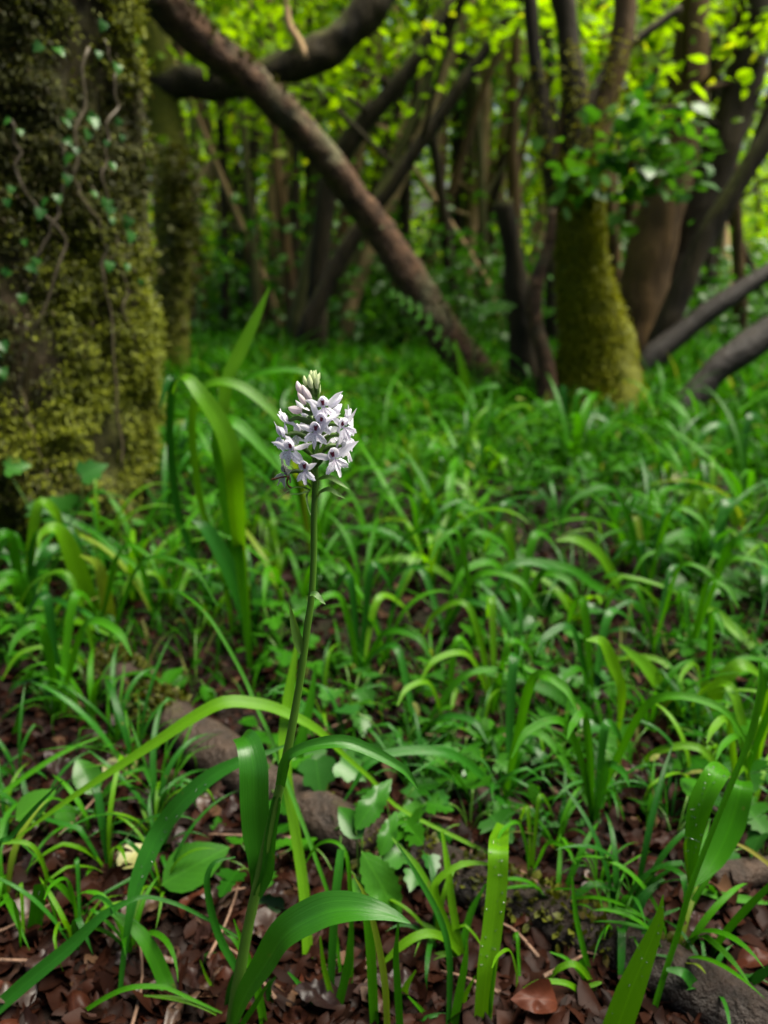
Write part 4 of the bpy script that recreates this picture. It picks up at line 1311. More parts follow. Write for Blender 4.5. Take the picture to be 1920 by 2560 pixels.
tuft('sheaf of dark grass blades standing beside the lance-shaped blade', (1530, 2530), [
    B([(1660, 2198), (1605, 2250), (1574, 2350), (1556, 2440), (1535, 2530)], [8, 22, 24, 22, 14], 'blade_dark', Y=[0.40, 0.37]),
    B([(1570, 2300), (1540, 2380), (1522, 2460), (1515, 2540)], [10, 22, 22, 14], 'blade_dark', Y=[0.385, 0.365]),
    B([(1640, 2290), (1600, 2340), (1568, 2420), (1545, 2530)], [4, 13, 15, 12], 'blade_dark', Y=[0.39, 0.37]),
    B([(1620, 2240), (1590, 2300), (1560, 2400), (1540, 2530)], [4, 14, 16, 12], 'blade', Y=[0.40, 0.37]),
    B([(1700, 2270), (1640, 2300), (1590, 2380), (1550, 2520)], [4, 12, 14, 12], 'blade_dark', Y=[0.39, 0.37])])
tuft('small bright tuft of curling blades on the damp soil', (1498, 2530), [
    B([(1300, 2476), (1350, 2455), (1420, 2460), (1470, 2500), (1498, 2530)], [3, 11, 13, 13, 10], 'blade_bright', Y=[0.35, 0.355]),
    B([(1430, 2190), (1440, 2290), (1465, 2400), (1495, 2520)], [4, 12, 13, 11], 'blade', Y=[0.39, 0.36]),
    B([(1370, 2450), (1400, 2420), (1440, 2412), (1480, 2460), (1498, 2530)], [4, 14, 15, 12, 9], 'blade_bright', Y=[0.36]),
    B([(1505, 2456), (1490, 2460), (1440, 2480)], [3, 10, 8], 'blade_bright', Y=[0.355]),
    B([(1450, 2400), (1470, 2450), (1495, 2530)], [16, 20, 12], 'blade', Y=[0.365]),
    B([(1400, 2540), (1440, 2515), (1490, 2535)], [3, 9, 8], 'blade', Y=[0.35]),
    B([(1375, 2380), (1420, 2400), (1470, 2460)], [3, 9, 8], 'blade', Y=[0.365, 0.36])])
tuft('loose grass blades crossing below the reed-like grass', (1770, 2400), [
    B([(1940, 2200), (1857, 2282), (1799, 2352), (1770, 2400)], [12, 17, 15, 10], 'blade', Y=[0.37, 0.385]),
    B([(1920, 2258), (1870, 2250), (1800, 2240), (1730, 2230)], [6, 18, 20, 12], 'blade', Y=[0.42]),
    B([(1930, 2345), (1860, 2325), (1780, 2300), (1710, 2290)], [6, 15, 15, 10], 'blade_dark', Y=[0.41]),
    B([(1722, 2420), (1722, 2350), (1705, 2300)], [10, 22, 14], 'straw', root='start', Y=[0.385]),
    B([(1960, 2400), (1900, 2440), (1848, 2480)], [6, 22, 14], 'blade_dark', Y=[0.34, 0.35]),
    B([(1820, 2100), (1880, 2130), (1950, 2190)], [3, 10, 10], 'blade_yellow', Y=[0.44])])

# ---- mid distance
tuft('two broad arching blades rising beside the mossy log end', (318, 1720), [
    B([(97, 1372), (103, 1337), (139, 1322), (176, 1378), (214, 1491), (258, 1607), (289, 1665), (318, 1720)], [4, 14, 34, 42, 46, 46, 40, 24], 'blade_bright', Y=[0.78, 0.85], n=34, lift=0.7),
    B([(200, 1388), (243, 1414), (262, 1480), (274, 1549), (292, 1640), (315, 1715)], [4, 26, 30, 30, 28, 20], 'blade', Y=[0.80, 0.86], lift=0.7)])
tuft('dark drooping grass blades at the foot of the thick mossy trunk', (55, 1690), [
    B([(133, 1391), (87, 1434), (64, 1503), (58, 1584), (55, 1690)], [6, 30, 36, 34, 20], 'blade_dark', Y=[0.85, 0.88]),
    B([(-20, 1600), (30, 1665), (55, 1740)], [16, 28, 20], 'blade_dark', Y=[0.80]),
    B([(60, 1745), (42, 1839), (22, 1960)], [6, 22, 20], 'blade', Y=[0.62]),
    B([(75, 1270), (145, 1288), (220, 1324), (258, 1350), (270, 1420)], [4, 16, 20, 18, 12], 'blade_dark', Y=[0.95, 0.98]),
    B([(120, 1600), (85, 1680), (62, 1750)], [5, 22, 16], 'blade_dark', Y=[0.82]),
    B([(240, 1655), (170, 1640), (110, 1650), (70, 1720)], [5, 15, 16, 10], 'blade_dark', Y=[0.80]),
    B([(-20, 1400), (30, 1340), (60, 1380)], [20, 22, 5], 'blade', Y=[0.9], extend=False)])
tuft('tall broad blades arching behind the orchid flower with water beads', (612, 1530), [
    B([(432, 985), (445, 952), (468, 945), (500, 985), (535, 1035), (567, 1098), (585, 1179), (593, 1294), (602, 1400), (614, 1530)], [5, 14, 26, 38, 44, 46, 44, 36, 26, 18], 'blade_bright', Y=[0.72, 0.70, 0.70, 0.76], n=40, lift=0.6),
    B([(712, 1190), (655, 1120), (600, 1065), (560, 1055), (545, 1120), (570, 1240), (600, 1400), (614, 1530)], [4, 24, 32, 32, 30, 28, 22, 16], 'blade', Y=[0.70, 0.74], lift=0.9),
    B([(674, 718), (640, 797), (603, 878), (570, 950), (560, 1060), (580, 1250), (612, 1500)], [3, 24, 34, 30, 26, 24, 20], 'blade_bright', Y=[0.85, 0.8]),
    B([(720, 1085), (700, 1050), (660, 1008), (605, 968), (545, 955), (500, 980), (480, 1060), (500, 1250), (560, 1450)], [4, 22, 28, 28, 24, 20, 18, 16, 14], 'blade_bright', Y=[0.80, 0.82], lift=0.8, n=34),
    B([(800, 975), (775, 940), (735, 925), (665, 930), (600, 958), (560, 1020), (550, 1200), (590, 1450)], [4, 14, 18, 18, 16, 14, 13, 12], 'blade', Y=[0.85, 0.86], lift=0.8, n=34),
    B([(400, 1020), (415, 965), (430, 955), (425, 1100), (450, 1300), (520, 1480)], [4, 14, 18, 18, 18, 16], 'blade_dark', Y=[0.85, 0.9]),
    B([(480, 1300), (520, 1330), (570, 1420), (605, 1520)], [5, 34, 40, 28], 'blade_dark', Y=[0.78, 0.78])])
tuft('long blue-green blade bridging the herbs behind the flower', (1660, 1600), [
    B([(1205, 1450), (1284, 1410), (1353, 1407), (1434, 1428), (1498, 1474), (1573, 1503), (1625, 1549), (1662, 1600)], [5, 18, 22, 24, 24, 22, 20, 14], 'blade', Y=[0.84, 0.88], lift=0.9)])
tuft('nodding bright blade on a hair-thin stalk', (1556, 1640), [
    B([(1390, 1352), (1440, 1350), (1498, 1387), (1536, 1448), (1552, 1500), (1556, 1640)], [4, 26, 28, 22, 8, 6], 'blade_bright', Y=[0.9, 0.92])])
tuft('pair of curved blades bending to one side behind the nodding blade', (1606, 1500), [
    B([(1795, 1348), (1730, 1346), (1678, 1387), (1637, 1445), (1606, 1500)], [4, 26, 30, 28, 18], 'blade_bright', Y=[1.1, 1.15], lift=0.8),
    B([(1650, 1460), (1683, 1505), (1700, 1561), (1698, 1640)], [4, 26, 26, 12], 'blade_bright', Y=[0.95])])
tuft('yellow-green lit blade standing on a thin stalk among dark herbs', (1556, 2010), [
    B([(1466, 1600), (1504, 1606), (1533, 1665), (1553, 1723), (1550, 1798), (1545, 1850), (1556, 2010)], [4, 30, 32, 24, 12, 7, 6], 'blade_bright', Y=[0.56, 0.57])])
tuft('wide dark blade lying across the herbs and ending in a jagged leaf', (1616, 1895), [
    B([(1215, 1686), (1307, 1700), (1400, 1740), (1463, 1792), (1516, 1839), (1568, 1868), (1616, 1895)], [5, 28, 40, 44, 42, 50, 14], 'blade', Y=[0.66, 0.62], lift=0.9, cross=7),
    B([(1240, 1655), (1300, 1665), (1370, 1700), (1440, 1758), (1480, 1830)], [3, 13, 16, 16, 8], 'blade', Y=[0.68, 0.66])])
tuft('cluster of overlapping blades bent towards the reed-like grass', (1700, 1900), [
    B([(1548, 1610), (1614, 1668), (1664, 1740), (1690, 1815), (1700, 1900)], [5, 36, 40, 34, 20], 'blade_bright', Y=[0.66, 0.64]),
    B([(1688, 1688), (1730, 1740), (1748, 1800), (1740, 1900)], [8, 30, 30, 18], 'blade_bright', Y=[0.68, 0.64]),
    B([(1915, 1700), (1857, 1664), (1811, 1700), (1782, 1758), (1764, 1830), (1750, 1920)], [6, 34, 38, 32, 24, 16], 'blade_bright', Y=[0.64]),
    B([(1930, 1655), (1851, 1588), (1787, 1532), (1700, 1492)], [26, 26, 20, 4], 'blade_bright', root='start', Y=[0.74, 0.85]),
    B([(1870, 1745), (1830, 1830), (1800, 1920)], [5, 34, 20], 'blade', Y=[0.62]),
    B([(1740, 1690), (1800, 1665), (1830, 1690)], [4, 12, 10], 'blade', Y=[0.66])])
tuft('pale arched blades in the herbs under the orchid flower', (1150, 1470), [
    B([(900, 1410), (960, 1400), (1018, 1396), (1076, 1414), (1134, 1454), (1150, 1490)], [4, 16, 20, 20, 16, 10], 'blade_bright', Y=[0.95], lift=0.9),
    B([(1150, 1560), (1186, 1590), (1200, 1650), (1190, 1720)], [10, 26, 24, 12], 'blade', Y=[0.78])])
tuft('upright bright blade in the grass before the leaning trunk', (1165, 1030), [
    B([(1136, 850), (1156, 924), (1164, 1005), (1160, 1040)], [4, 18, 20, 14], 'blade_bright', Y=[1.9]),
    B([(1160, 1000), (1190, 975), (1240, 965), (1250, 985)], [5, 14, 16, 5], 'blade', Y=[1.9], extend=False)])
tuft('drooping blades beside a pale dead leaf in the herbs', (1830, 1400), [
    B([(1688, 1230), (1730, 1240), (1765, 1300), (1772, 1380)], [5, 22, 24, 14], 'blade_bright', Y=[1.25], root='end'),
    B([(1740, 1230), (1805, 1236), (1838, 1300), (1845, 1380)], [5, 24, 26, 16], 'blade_bright', Y=[1.22]),
    B([(1417, 1180), (1446, 1231), (1456, 1310)], [8, 24, 14], 'blade_bright', Y=[1.3]),
    B([(1640, 1270), (1700, 1285), (1750, 1340)], [4, 18, 10], 'blade', Y=[1.25])])

def mid_fan(label, base, tips, w, mats, group=None):
    bl = []
    for i, (tx, ty) in enumerate(tips):
        bx, by = base
        mx, my = bx + (tx - bx) * 0.38, min(by, ty) - 0.25 * abs(tx - bx) - 20 - 0.1 * abs(by - ty)
        bl.append(B([(tx, ty), ((mx + tx) / 2 + (tx - bx) * 0.1, (my + ty) / 2 - 0.12 * abs(tx - bx)), (mx, my), ((mx + bx) / 2 - (tx - bx) * 0.05, (my + by) / 2), (bx + (i % 3 - 1) * 8, by)], [3, w * 0.9, w, w * 0.8, w * 0.5], mats[i % len(mats)], dY=(-0.06, 0.04, 0.10)[i % 3]))
    tuft(label, base, bl, group=group)
mid_fan('fan of glossy blades beside the mossy log end', (150, 1800), [(20, 1640), (60, 1560), (250, 1560), (330, 1640), (10, 1760)], 22, ['blade', 'blade_dark', 'blade'])
mid_fan('wide spreading tuft between the thick trunk and the log', (60, 1560), [(-40, 1400), (160, 1330), (230, 1450), (-20, 1500)], 26, ['blade', 'blade_bright', 'blade_dark'])
mid_fan('arching tuft just behind the orchid stem', (900, 1700), [(760, 1560), (830, 1500), (1030, 1560), (1080, 1650), (980, 1480)], 18, ['blade', 'blade_dark', 'blade_bright'])
mid_fan('loose tuft below the nodding bright blade', (1480, 1780), [(1340, 1640), (1420, 1560), (1600, 1600), (1400, 1720)], 20, ['blade_dark', 'blade'])
mid_fan('arching tuft among cut leaves before the bent blades', (1300, 1560), [(1130, 1480), (1210, 1380), (1400, 1400), (1450, 1500)], 22, ['blade', 'blade_bright', 'blade'])
mid_fan('broad tuft at the clearing edge under the fallen bough', (1780, 1480), [(1640, 1400), (1700, 1300), (1880, 1320), (1930, 1420)], 26, ['blade', 'blade_bright', 'blade_dark'])
mid_fan('drooping tuft below the slanting stems', (1850, 1200), [(1740, 1120), (1800, 1060), (1920, 1090), (1690, 1180)], 18, ['blade_dark', 'blade'])
mid_fan('lit tuft in the grass beyond the orchid flower', (1050, 1300), [(930, 1230), (1000, 1160), (1130, 1170), (1190, 1260)], 20, ['blade', 'blade_bright'])
mid_fan('small tuft before the forked mossy tree', (1420, 1120), [(1330, 1060), (1390, 1010), (1500, 1030), (1540, 1090)], 15, ['blade', 'blade_dark'])
mid_fan('tuft of narrow blades in front of the reed-like grass', (1880, 2020), [(1790, 1900), (1930, 1850), (1960, 1950), (1830, 1960)], 16, ['blade', 'blade_bright'])
mid_fan('thin tuft on the soil behind the fresh tuft', (1330, 2200), [(1240, 2110), (1300, 2060), (1420, 2090), (1440, 2160), (1380, 2040)], 10, ['blade', 'blade_bright', 'blade_dark'])
mid_fan('short tuft in front of the dark rotten branch', (1300, 2480), [(1230, 2420), (1280, 2370), (1390, 2400)], 9, ['blade_bright', 'blade'])
mid_fan('slender tuft on the litter by the kinked stalk', (200, 2330), [(110, 2250), (180, 2190), (270, 2220), (290, 2290)], 10, ['blade', 'blade_dark'])
mid_fan('thin wisps of grass below the glossy trio of leaves', (60, 2380), [(-20, 2300), (40, 2250), (130, 2290)], 9, ['blade', 'blade_bright'])

rng = np.random.default_rng(4711)
for k in range(24):
    if k % 4 == 3:
        bx, by = rng.uniform(-20, 480), rng.uniform(1400, 1720)
    else:
        bx, by = rng.uniform(850, 1940), rng.uniform(1330, 2080)
    g = gnd(bx, by)
    near = 0.75 / max(g[1], 0.45)
    if math.hypot(g[0] - big.location[0], g[1] - TRUNK_Y) < 0.22:
        continue
    tips = [(bx + rng.uniform(-1, 1) * 230 * near + (70 if j % 2 else -70) * near, by - rng.uniform(-20, 230) * near) for j in range(int(rng.integers(3, 6)))]
    adj, mats_ = [('light green', ['blade_bright', 'blade']), ('mid green', ['blade', 'blade_dark', 'blade']), ('dark glossy', ['blade_dark', 'blade'])][k % 3]
    wh = where(g[0], g[1])
    mid_fan('%s long-bladed grass arching widely %s' % (adj, wh), (bx, by), tips, rng.uniform(10, 20) * near, mats_, '%s long-bladed grasses %s' % (adj, wh))

# ---- copies of a few grass tufts between them
def arch_blade(parent, rng, L, w, mat, az, th0, th1):
    n = 14
    t = np.linspace(0, 1, n)
    th = th0 + (th1 - th0) * t ** rng.uniform(0.8, 2.2)
    if rng.uniform() < 0.3:
        th = th + rng.uniform(0.5, 1.3) * (t > rng.uniform(0.4, 0.8))
    r = np.concatenate([[0], np.cumsum(np.sin(th[:-1]))]) * L / n
    z = np.concatenate([[0], np.cumsum(np.cos(th[:-1]))]) * L / n
    wob = rng.normal(0, 0.3)
    a = az + wob * t
    pts = np.stack([r * np.cos(a) + 0.004 * math.cos(az), r * np.sin(a) + 0.004 * math.sin(az), z - 0.006], -1)
    nr = np.stack([-np.cos(th) * np.cos(a), -np.cos(th) * np.sin(a), np.sin(th)], -1) + rng.normal(0, 0.12, 3)
    prof = np.interp(t, [0, 0.12, 0.45, 0.75, 1], [0.45, 0.7, 1.0, 0.8, 0.04]) * w
    V, F, UV = ribbon(pts, prof, nr, 3, 0.3)
    return link('blade', mesh('blade', V, F, mat, UV), parent)

tuft_protos = []
KINDS_ = [('broad-bladed mid green', 'blade', (0.16, 0.30), (0.010, 0.017), 6), ('fresh yellow-green', 'blade_bright', (0.12, 0.24), (0.006, 0.012), 6), ('deep green drooping', 'blade_dark', (0.16, 0.30), (0.007, 0.013), 6),
          ('fine-bladed', 'blade', (0.10, 0.22), (0.003, 0.006), 11), ('tall arching', 'blade', (0.24, 0.38), (0.008, 0.014), 5), ('low sprawling dark', 'blade_dark', (0.10, 0.20), (0.005, 0.010), 8), ('mixed fresh and dark', None, (0.14, 0.28), (0.006, 0.014), 7)]
for k, (adj, mt_, lr, wr, nb) in enumerate(KINDS_ * 3):
    rg = np.random.default_rng(500 + k)
    th = thing('grass_tuft', (0, 0, 0), adj, 'grass')
    for j in range(nb):
        mt = M[mt_ or ['blade_bright', 'blade_dark'][j % 2]]
        arch_blade(th, rg, rg.uniform(*lr), rg.uniform(*wr), mt, j * 6.283 / nb + rg.normal(0, 0.5), rg.uniform(0.05, 0.4), rg.uniform(1.1, 2.6))
    tuft_protos.append(th)
rng = np.random.default_rng(901)
cnt = 0
while cnt < 190:
    Y = 0.82 * (2.6 / 0.82) ** rng.uniform(0, 1)
    X = rng.uniform(-0.58, 0.58) * (Y + 0.12)
    if math.hypot(X - big.location[0], Y - TRUNK_Y) < 0.2:
        continue
    if Y < 0.75 and X < -0.02:
        continue
    k = cnt % 21
    o = tuft_protos[k] if cnt < 21 else copy_tree(tuft_protos[k])
    k = k % 7
    s = rng.uniform(0.45, 1.1) * (1.0 if Y > 0.8 else 0.66) * (1.15 if Y > 1.5 else 1)
    o.location = (X, Y, float(gz(X, Y)))
    o.rotation_euler = (0, 0, rng.uniform(0, 6.283))
    o.scale = (s * rng.uniform(0.75, 1.2), s * rng.uniform(0.75, 1.2), s * rng.uniform(0.65, 1.1))
    wh = where(X, Y)
    tag(o, '%s grass tuft growing %s' % (KINDS_[k][0], wh), 'grass', '%s grass tufts %s' % (KINDS_[k][0], wh))
    cnt += 1

cnt = 0
while cnt < 64:
    px, py = (rng.uniform(-40, 420), rng.uniform(1780, 2560)) if cnt % 3 == 0 else (rng.uniform(1000, 1960), rng.uniform(1900, 2600)) if cnt % 3 == 1 else (rng.uniform(600, 1960), rng.uniform(1650, 2100))
    g = gnd(px, py)
    if g[1] < 0.335 or (abs(px - 590) < 110 and py > 2200):
        continue
    if 250 < px < 980 and abs(py - (1715 + (px - 285) * 0.675)) < 130:
        continue
    if px >= 980 and -40 < py - (2150 + (px - 990) * 0.5) < 120:
        continue
    k = (3, 2, 5, 6, 0)[cnt % 5]
    o = copy_tree(tuft_protos[k + 7 * (cnt % 3)])
    s = rng.uniform(0.3, 0.62) * (0.8 + 0.5 * (g[1] - 0.35))
    o.location = (g[0], g[1], float(gz(g[0], g[1])))
    o.rotation_euler = (0, 0, rng.uniform(0, 6.283))
    o.scale = (s, s, s)
    wh = where(g[0], g[1])
    tag(o, 'small %s grass tuft sprouting %s' % (KINDS_[k][0], wh), 'grass', 'small %s grass tufts %s' % (KINDS_[k][0], wh))
    cnt += 1

# ================================================================== herbs and leaves
def petiole(parent, a, b, r=0.0007, mat='stem_green', sag=0.2):
    a, b = np.asarray(a, float), np.asarray(b, float)
    m = (a + b) * 0.5 + np.array([0, 0, sag * np.linalg.norm(b - a)])
    V, F, UV = tube(catmull([a, m, b], 7), np.full(7, r), 5)
    return link('stalk', mesh('stalk', V, F, M[mat], UV), parent)

LEAFM = {
    'lobed': outline_leaf('leaf', lobed_outline(1.0), M['herb'], 0.2, 0.15, 2, 1),
    'ivy': outline_leaf('leaf', ivy_outline(1.0), M['ivy'], 0.25, 0.12, 3, 2),
    'ovate': outline_leaf('leaf', ovate(1.0, 0.62, 13, 0.05), M['herb'], 0.25, 0.18, 3, 3),
    'gloss': outline_leaf('leaf', ovate(1.0, 0.66, 15, 0.025), M['gloss_leaf'], 0.22, 0.12, 4, 4),
    'serrate': outline_leaf('leaf', ovate(1.0, 0.42, 19, 0.09, 0.3), M['gloss_leaf'], 0.3, 0.25, 3, 5, 0.06),
    'pale': outline_leaf('leaf', ovate(1.0, 0.8, 13, 0.03), M['pale_leaf'], 0.2, 0.1, 3, 6),
}
herb_protos = []
HERBS = [('lobed', 'low herb with deeply cut leaflets on thin stalks', 'cut-leaved herbs'), ('ovate', 'low herb with small oval toothed leaves', 'oval-leaved herbs'), ('ivy', 'trailing dark glossy ivy sprig', 'ground ivy sprigs'), ('lobed', 'low herb with deeply cut leaflets on thin stalks', 'cut-leaved herbs')]
for k, (kind, lab, grp) in enumerate(HERBS):
    rg = np.random.default_rng(700 + k)
    th = thing('ivy_sprig' if kind == 'ivy' else 'herb', (0, 0, 0), lab, 'ivy' if kind == 'ivy' else 'herb', grp)
    for j in range(6 if kind != 'lobed' else 8):
        az = rg.uniform(0, 6.283)
        rr = rg.uniform(0.01, 0.045)
        h = rg.uniform(0.015, 0.055)
        tip = np.array([rr * math.cos(az), rr * math.sin(az), h])
        petiole(th, (0, 0, -0.004), tip)
        o = link('leaf', LEAFM[kind], th)
        orient(o, tip, (math.cos(az), math.sin(az), rg.normal(-0.15, 0.2)), (rg.normal(0, 0.3), rg.normal(-0.25, 0.3), 1))
        s = rg.uniform(0.02, 0.036)
        o.scale = (s, s, s)
    herb_protos.append(th)
rng = np.random.default_rng(801)
cnt = 0
while cnt < 80:
    px, py = rng.uniform(-20, 1940), rng.uniform(1180, 2080) if cnt < 70 else rng.uniform(2000, 2300)
    g = gnd(px, py)
    X, Y = g[0], g[1]
    if math.hypot(X - big.location[0], Y - TRUNK_Y) < 0.2 or (px < 640 and py > 1750):
        continue
    k = cnt % 4
    o = herb_protos[k] if cnt < 4 else copy_tree(herb_protos[k])
    wh = where(X, Y)
    tag(o, HERBS[k][1] + ' ' + wh, None, HERBS[k][2] + ' ' + wh)
    s = rng.uniform(0.6, 1.05) * (0.75 + 0.35 * min(Y, 1.5))
    o.location = (X, Y, float(gz(X, Y)))
    o.rotation_euler = (0, 0, rng.uniform(0, 6.283))
    o.scale = (s, s, s)
    cnt += 1

def single_leaves(label, name, cat, base_px, items):
    """items: (kind, px, py, Y, size in px, direction angle on the picture, tilt towards the sky)"""
    g = gnd(*base_px)
    th = thing(name, (g[0], g[1], float(gz(g[0], g[1]))), label, cat)
    L = np.array(th.location)
    for kind, px, py, Y, s, ang, up in items:
        p = at(px, py, Y) if Y else gnd(px, py) + np.array([0, 0, 0.012])
        d = CR * math.cos(R(ang)) + CU * math.sin(R(ang)) + CF * 0.25 * (1 if ang > 0 else -1)
        o = link('leaf', LEAFM[kind], th)
        orient(o, p - L, d, unit(CO - p) + np.array([0.0, 0, up]))
        s = px2m(s, p)
        o.scale = (s, s, s)
        petiole(th, np.array([(p[0] - L[0]) * 0.3, (p[1] - L[1]) * 0.3, -0.004]), p - L, 0.0006, 'stem_green', 0.1)
    return th
single_leaves('large glossy oval leaf shining on the litter below the fallen branch', 'broad_leaf_herb', 'herb', (400, 2225), [('gloss', 405, 2212, 0.43, 180, 28, 1.1)])
single_leaves('trio of glossy oval leaves catching blue light beside the pale yellow leaf', 'broad_leaf_herb', 'herb', (150, 2010), [('gloss', 240, 1985, 0.52, 105, 125, 1.0), ('gloss', 40, 2050, 0.47, 110, 40, 1.0), ('gloss', 150, 2010, 0.5, 75, -60, 0.9)])
single_leaves('dark ivy leaves lying under the orchid foot', 'ivy_sprig', 'ivy', (600, 2440), [('ivy', 630, 2275, 0.42, 120, -10, 0.9), ('ivy', 500, 2470, 0.37, 120, 40, 0.8), ('ivy', 560, 2400, 0.385, 110, -110, 0.8)])
single_leaves('bright ivy leaves hanging over the fallen branch', 'ivy_sprig', 'ivy', (800, 1960), [('ivy', 790, 1900, 0.52, 95, -80, 0.7), ('ivy', 850, 1905, 0.54, 80, -30, 0.8), ('lobed', 735, 1920, 0.55, 80, -120, 0.8)])
single_leaves('crinkled serrated leaves with beaded edges beside the arching orchid leaf', 'serrated_herb', 'herb', (900, 2230), [('serrate', 890, 2075, 0.43, 150, 55, 0.5), ('serrate', 905, 2130, 0.42, 200, -55, 0.6), ('gloss', 905, 2095, 0.43, 95, 130, 0.4), ('serrate', 952, 2140, 0.45, 110, 70, 0.3)])
single_leaves('tiny pale green seedling by the mossy log', 'seedling', 'herb', (545, 2110), [('lobed', 545, 2075, 0.5, 32, 95, 0.9), ('lobed', 552, 2105, 0.49, 42, -60, 0.9)])
single_leaves('dark jagged leaf with a yellow spot behind the beaded blade', 'broad_leaf_herb', 'herb', (1440, 2040), [('ovate', 1380, 2040, 0.54, 130, 15, 1.0), ('lobed', 1500, 2030, 0.56, 90, -20, 0.8)])
single_leaves('broad lit lobed leaf hanging in the herbs by the dark blade', 'broad_leaf_herb', 'herb', (1560, 1960), [('lobed', 1500, 1850, 0.6, 130, -30, 0.9), ('ovate', 1540, 1870, 0.6, 110, -60, 0.7)])
single_leaves('shiny curled leaf reflecting white sky among the herbs', 'broad_leaf_herb', 'herb', (1270, 1760), [('gloss', 1245, 1735, 0.7, 75, 60, 1.0), ('ivy', 1290, 1740, 0.72, 80, -50, 0.8), ('ovate', 1310, 1560, 0.85, 70, 160, 0.8), ('ovate', 1375, 1575, 0.85, 80, -50, 0.8), ('ovate', 1340, 1480, 0.9, 80, -60, 0.8)])
single_leaves('splayed cut leaf by the clearing edge under the slanting stems', 'herb', 'herb', (1800, 1640), [('lobed', 1790, 1600, 0.8, 120, 100, 0.9), ('lobed', 1780, 1600, 0.8, 100, 170, 0.8)])
single_leaves('glossy bottom leaf lying flat between the two bright tufts', 'broad_leaf_herb', 'herb', (1430, 2590), [('gloss', 1365, 2580, 0.335, 150, 8, 1.2)])
single_leaves('small ivy shoots at the root of the thick mossy trunk', 'ivy_sprig', 'ivy', (210, 1480), [('lobed', 130, 1240, 1.0, 110, -70, 0.7), ('ivy', 205, 1190, 1.0, 70, 30, 0.7), ('ivy', 15, 1170, 1.0, 60, 10, 0.7)])
def pale_dead(px, py, s, az, lab):
    g = gnd(px, py)
    o = link('fallen_leaf', LEAFM['pale'])
    orient(o, g + np.array([0, 0, 0.012]), (math.cos(az), math.sin(az), 0.2), (0, -0.5, 1))
    s = px2m(s, g)
    o.scale = (s, s, s)
    tag(o, lab, 'dead leaf')
pale_dead(275, 1985, 105, 1.2, 'pale yellow fallen leaf standing out on the dark litter')
pale_dead(1620, 1200, 55, 2.0, 'yellow fallen leaf caught in the herbs before the slanting stems')
pale_dead(1680, 1215, 55, 0.3, 'cream fallen leaf beside the yellow one in the herbs')
pale_dead(300, 2200, 85, 0.9, 'faded pale green leaf half hidden below the broad dark blade')

def fern_sprays():
    for lab, base, tip in (('small fern frond in front of the leaning trunk', (1120, 870), (985, 735)), ('short fern frond beside the broken stump', (1180, 800), (1275, 770))):
        a, b = at(base[0], base[1], 2.25), at(tip[0], tip[1], 2.15)
        g = float(gz(a[0], a[1]))
        root = np.array([a[0] + 0.02, a[1] + 0.05, g])
        th = thing('fern', root, lab, 'fern')
        pts = catmull([root, (root + a) * 0.5 + [0, 0, 0.03], a, (a + b) * 0.5 + [0, 0, 0.02], b], 26)
        V, F, UV = tube(pts, np.linspace(0.002, 0.0008, 26), 5)
        link('stalk', mesh('stalk', V - root, F, M['stem_green'], UV), th)
        tn = unit(np.gradient(pts, axis=0))
        me = outline_leaf('leaflet', ovate(1, 0.34, 9), M['herb_field'], 0.1, 0.1, 2)
        for i in range(11, 26, 2):
            for s in (-1, 1):
                o = link('leaflet', me, th)
                sd = unit(np.cross(tn[i], [0, -0.6, 0.8])) * s
                orient(o, pts[i] - root, sd + tn[i] * 0.4, (0, -0.6, 0.8))
                k = 0.034 * math.sin(math.pi * (i - 8) / 20) + 0.008
                o.scale = (k, k, k)
fern_sprays()

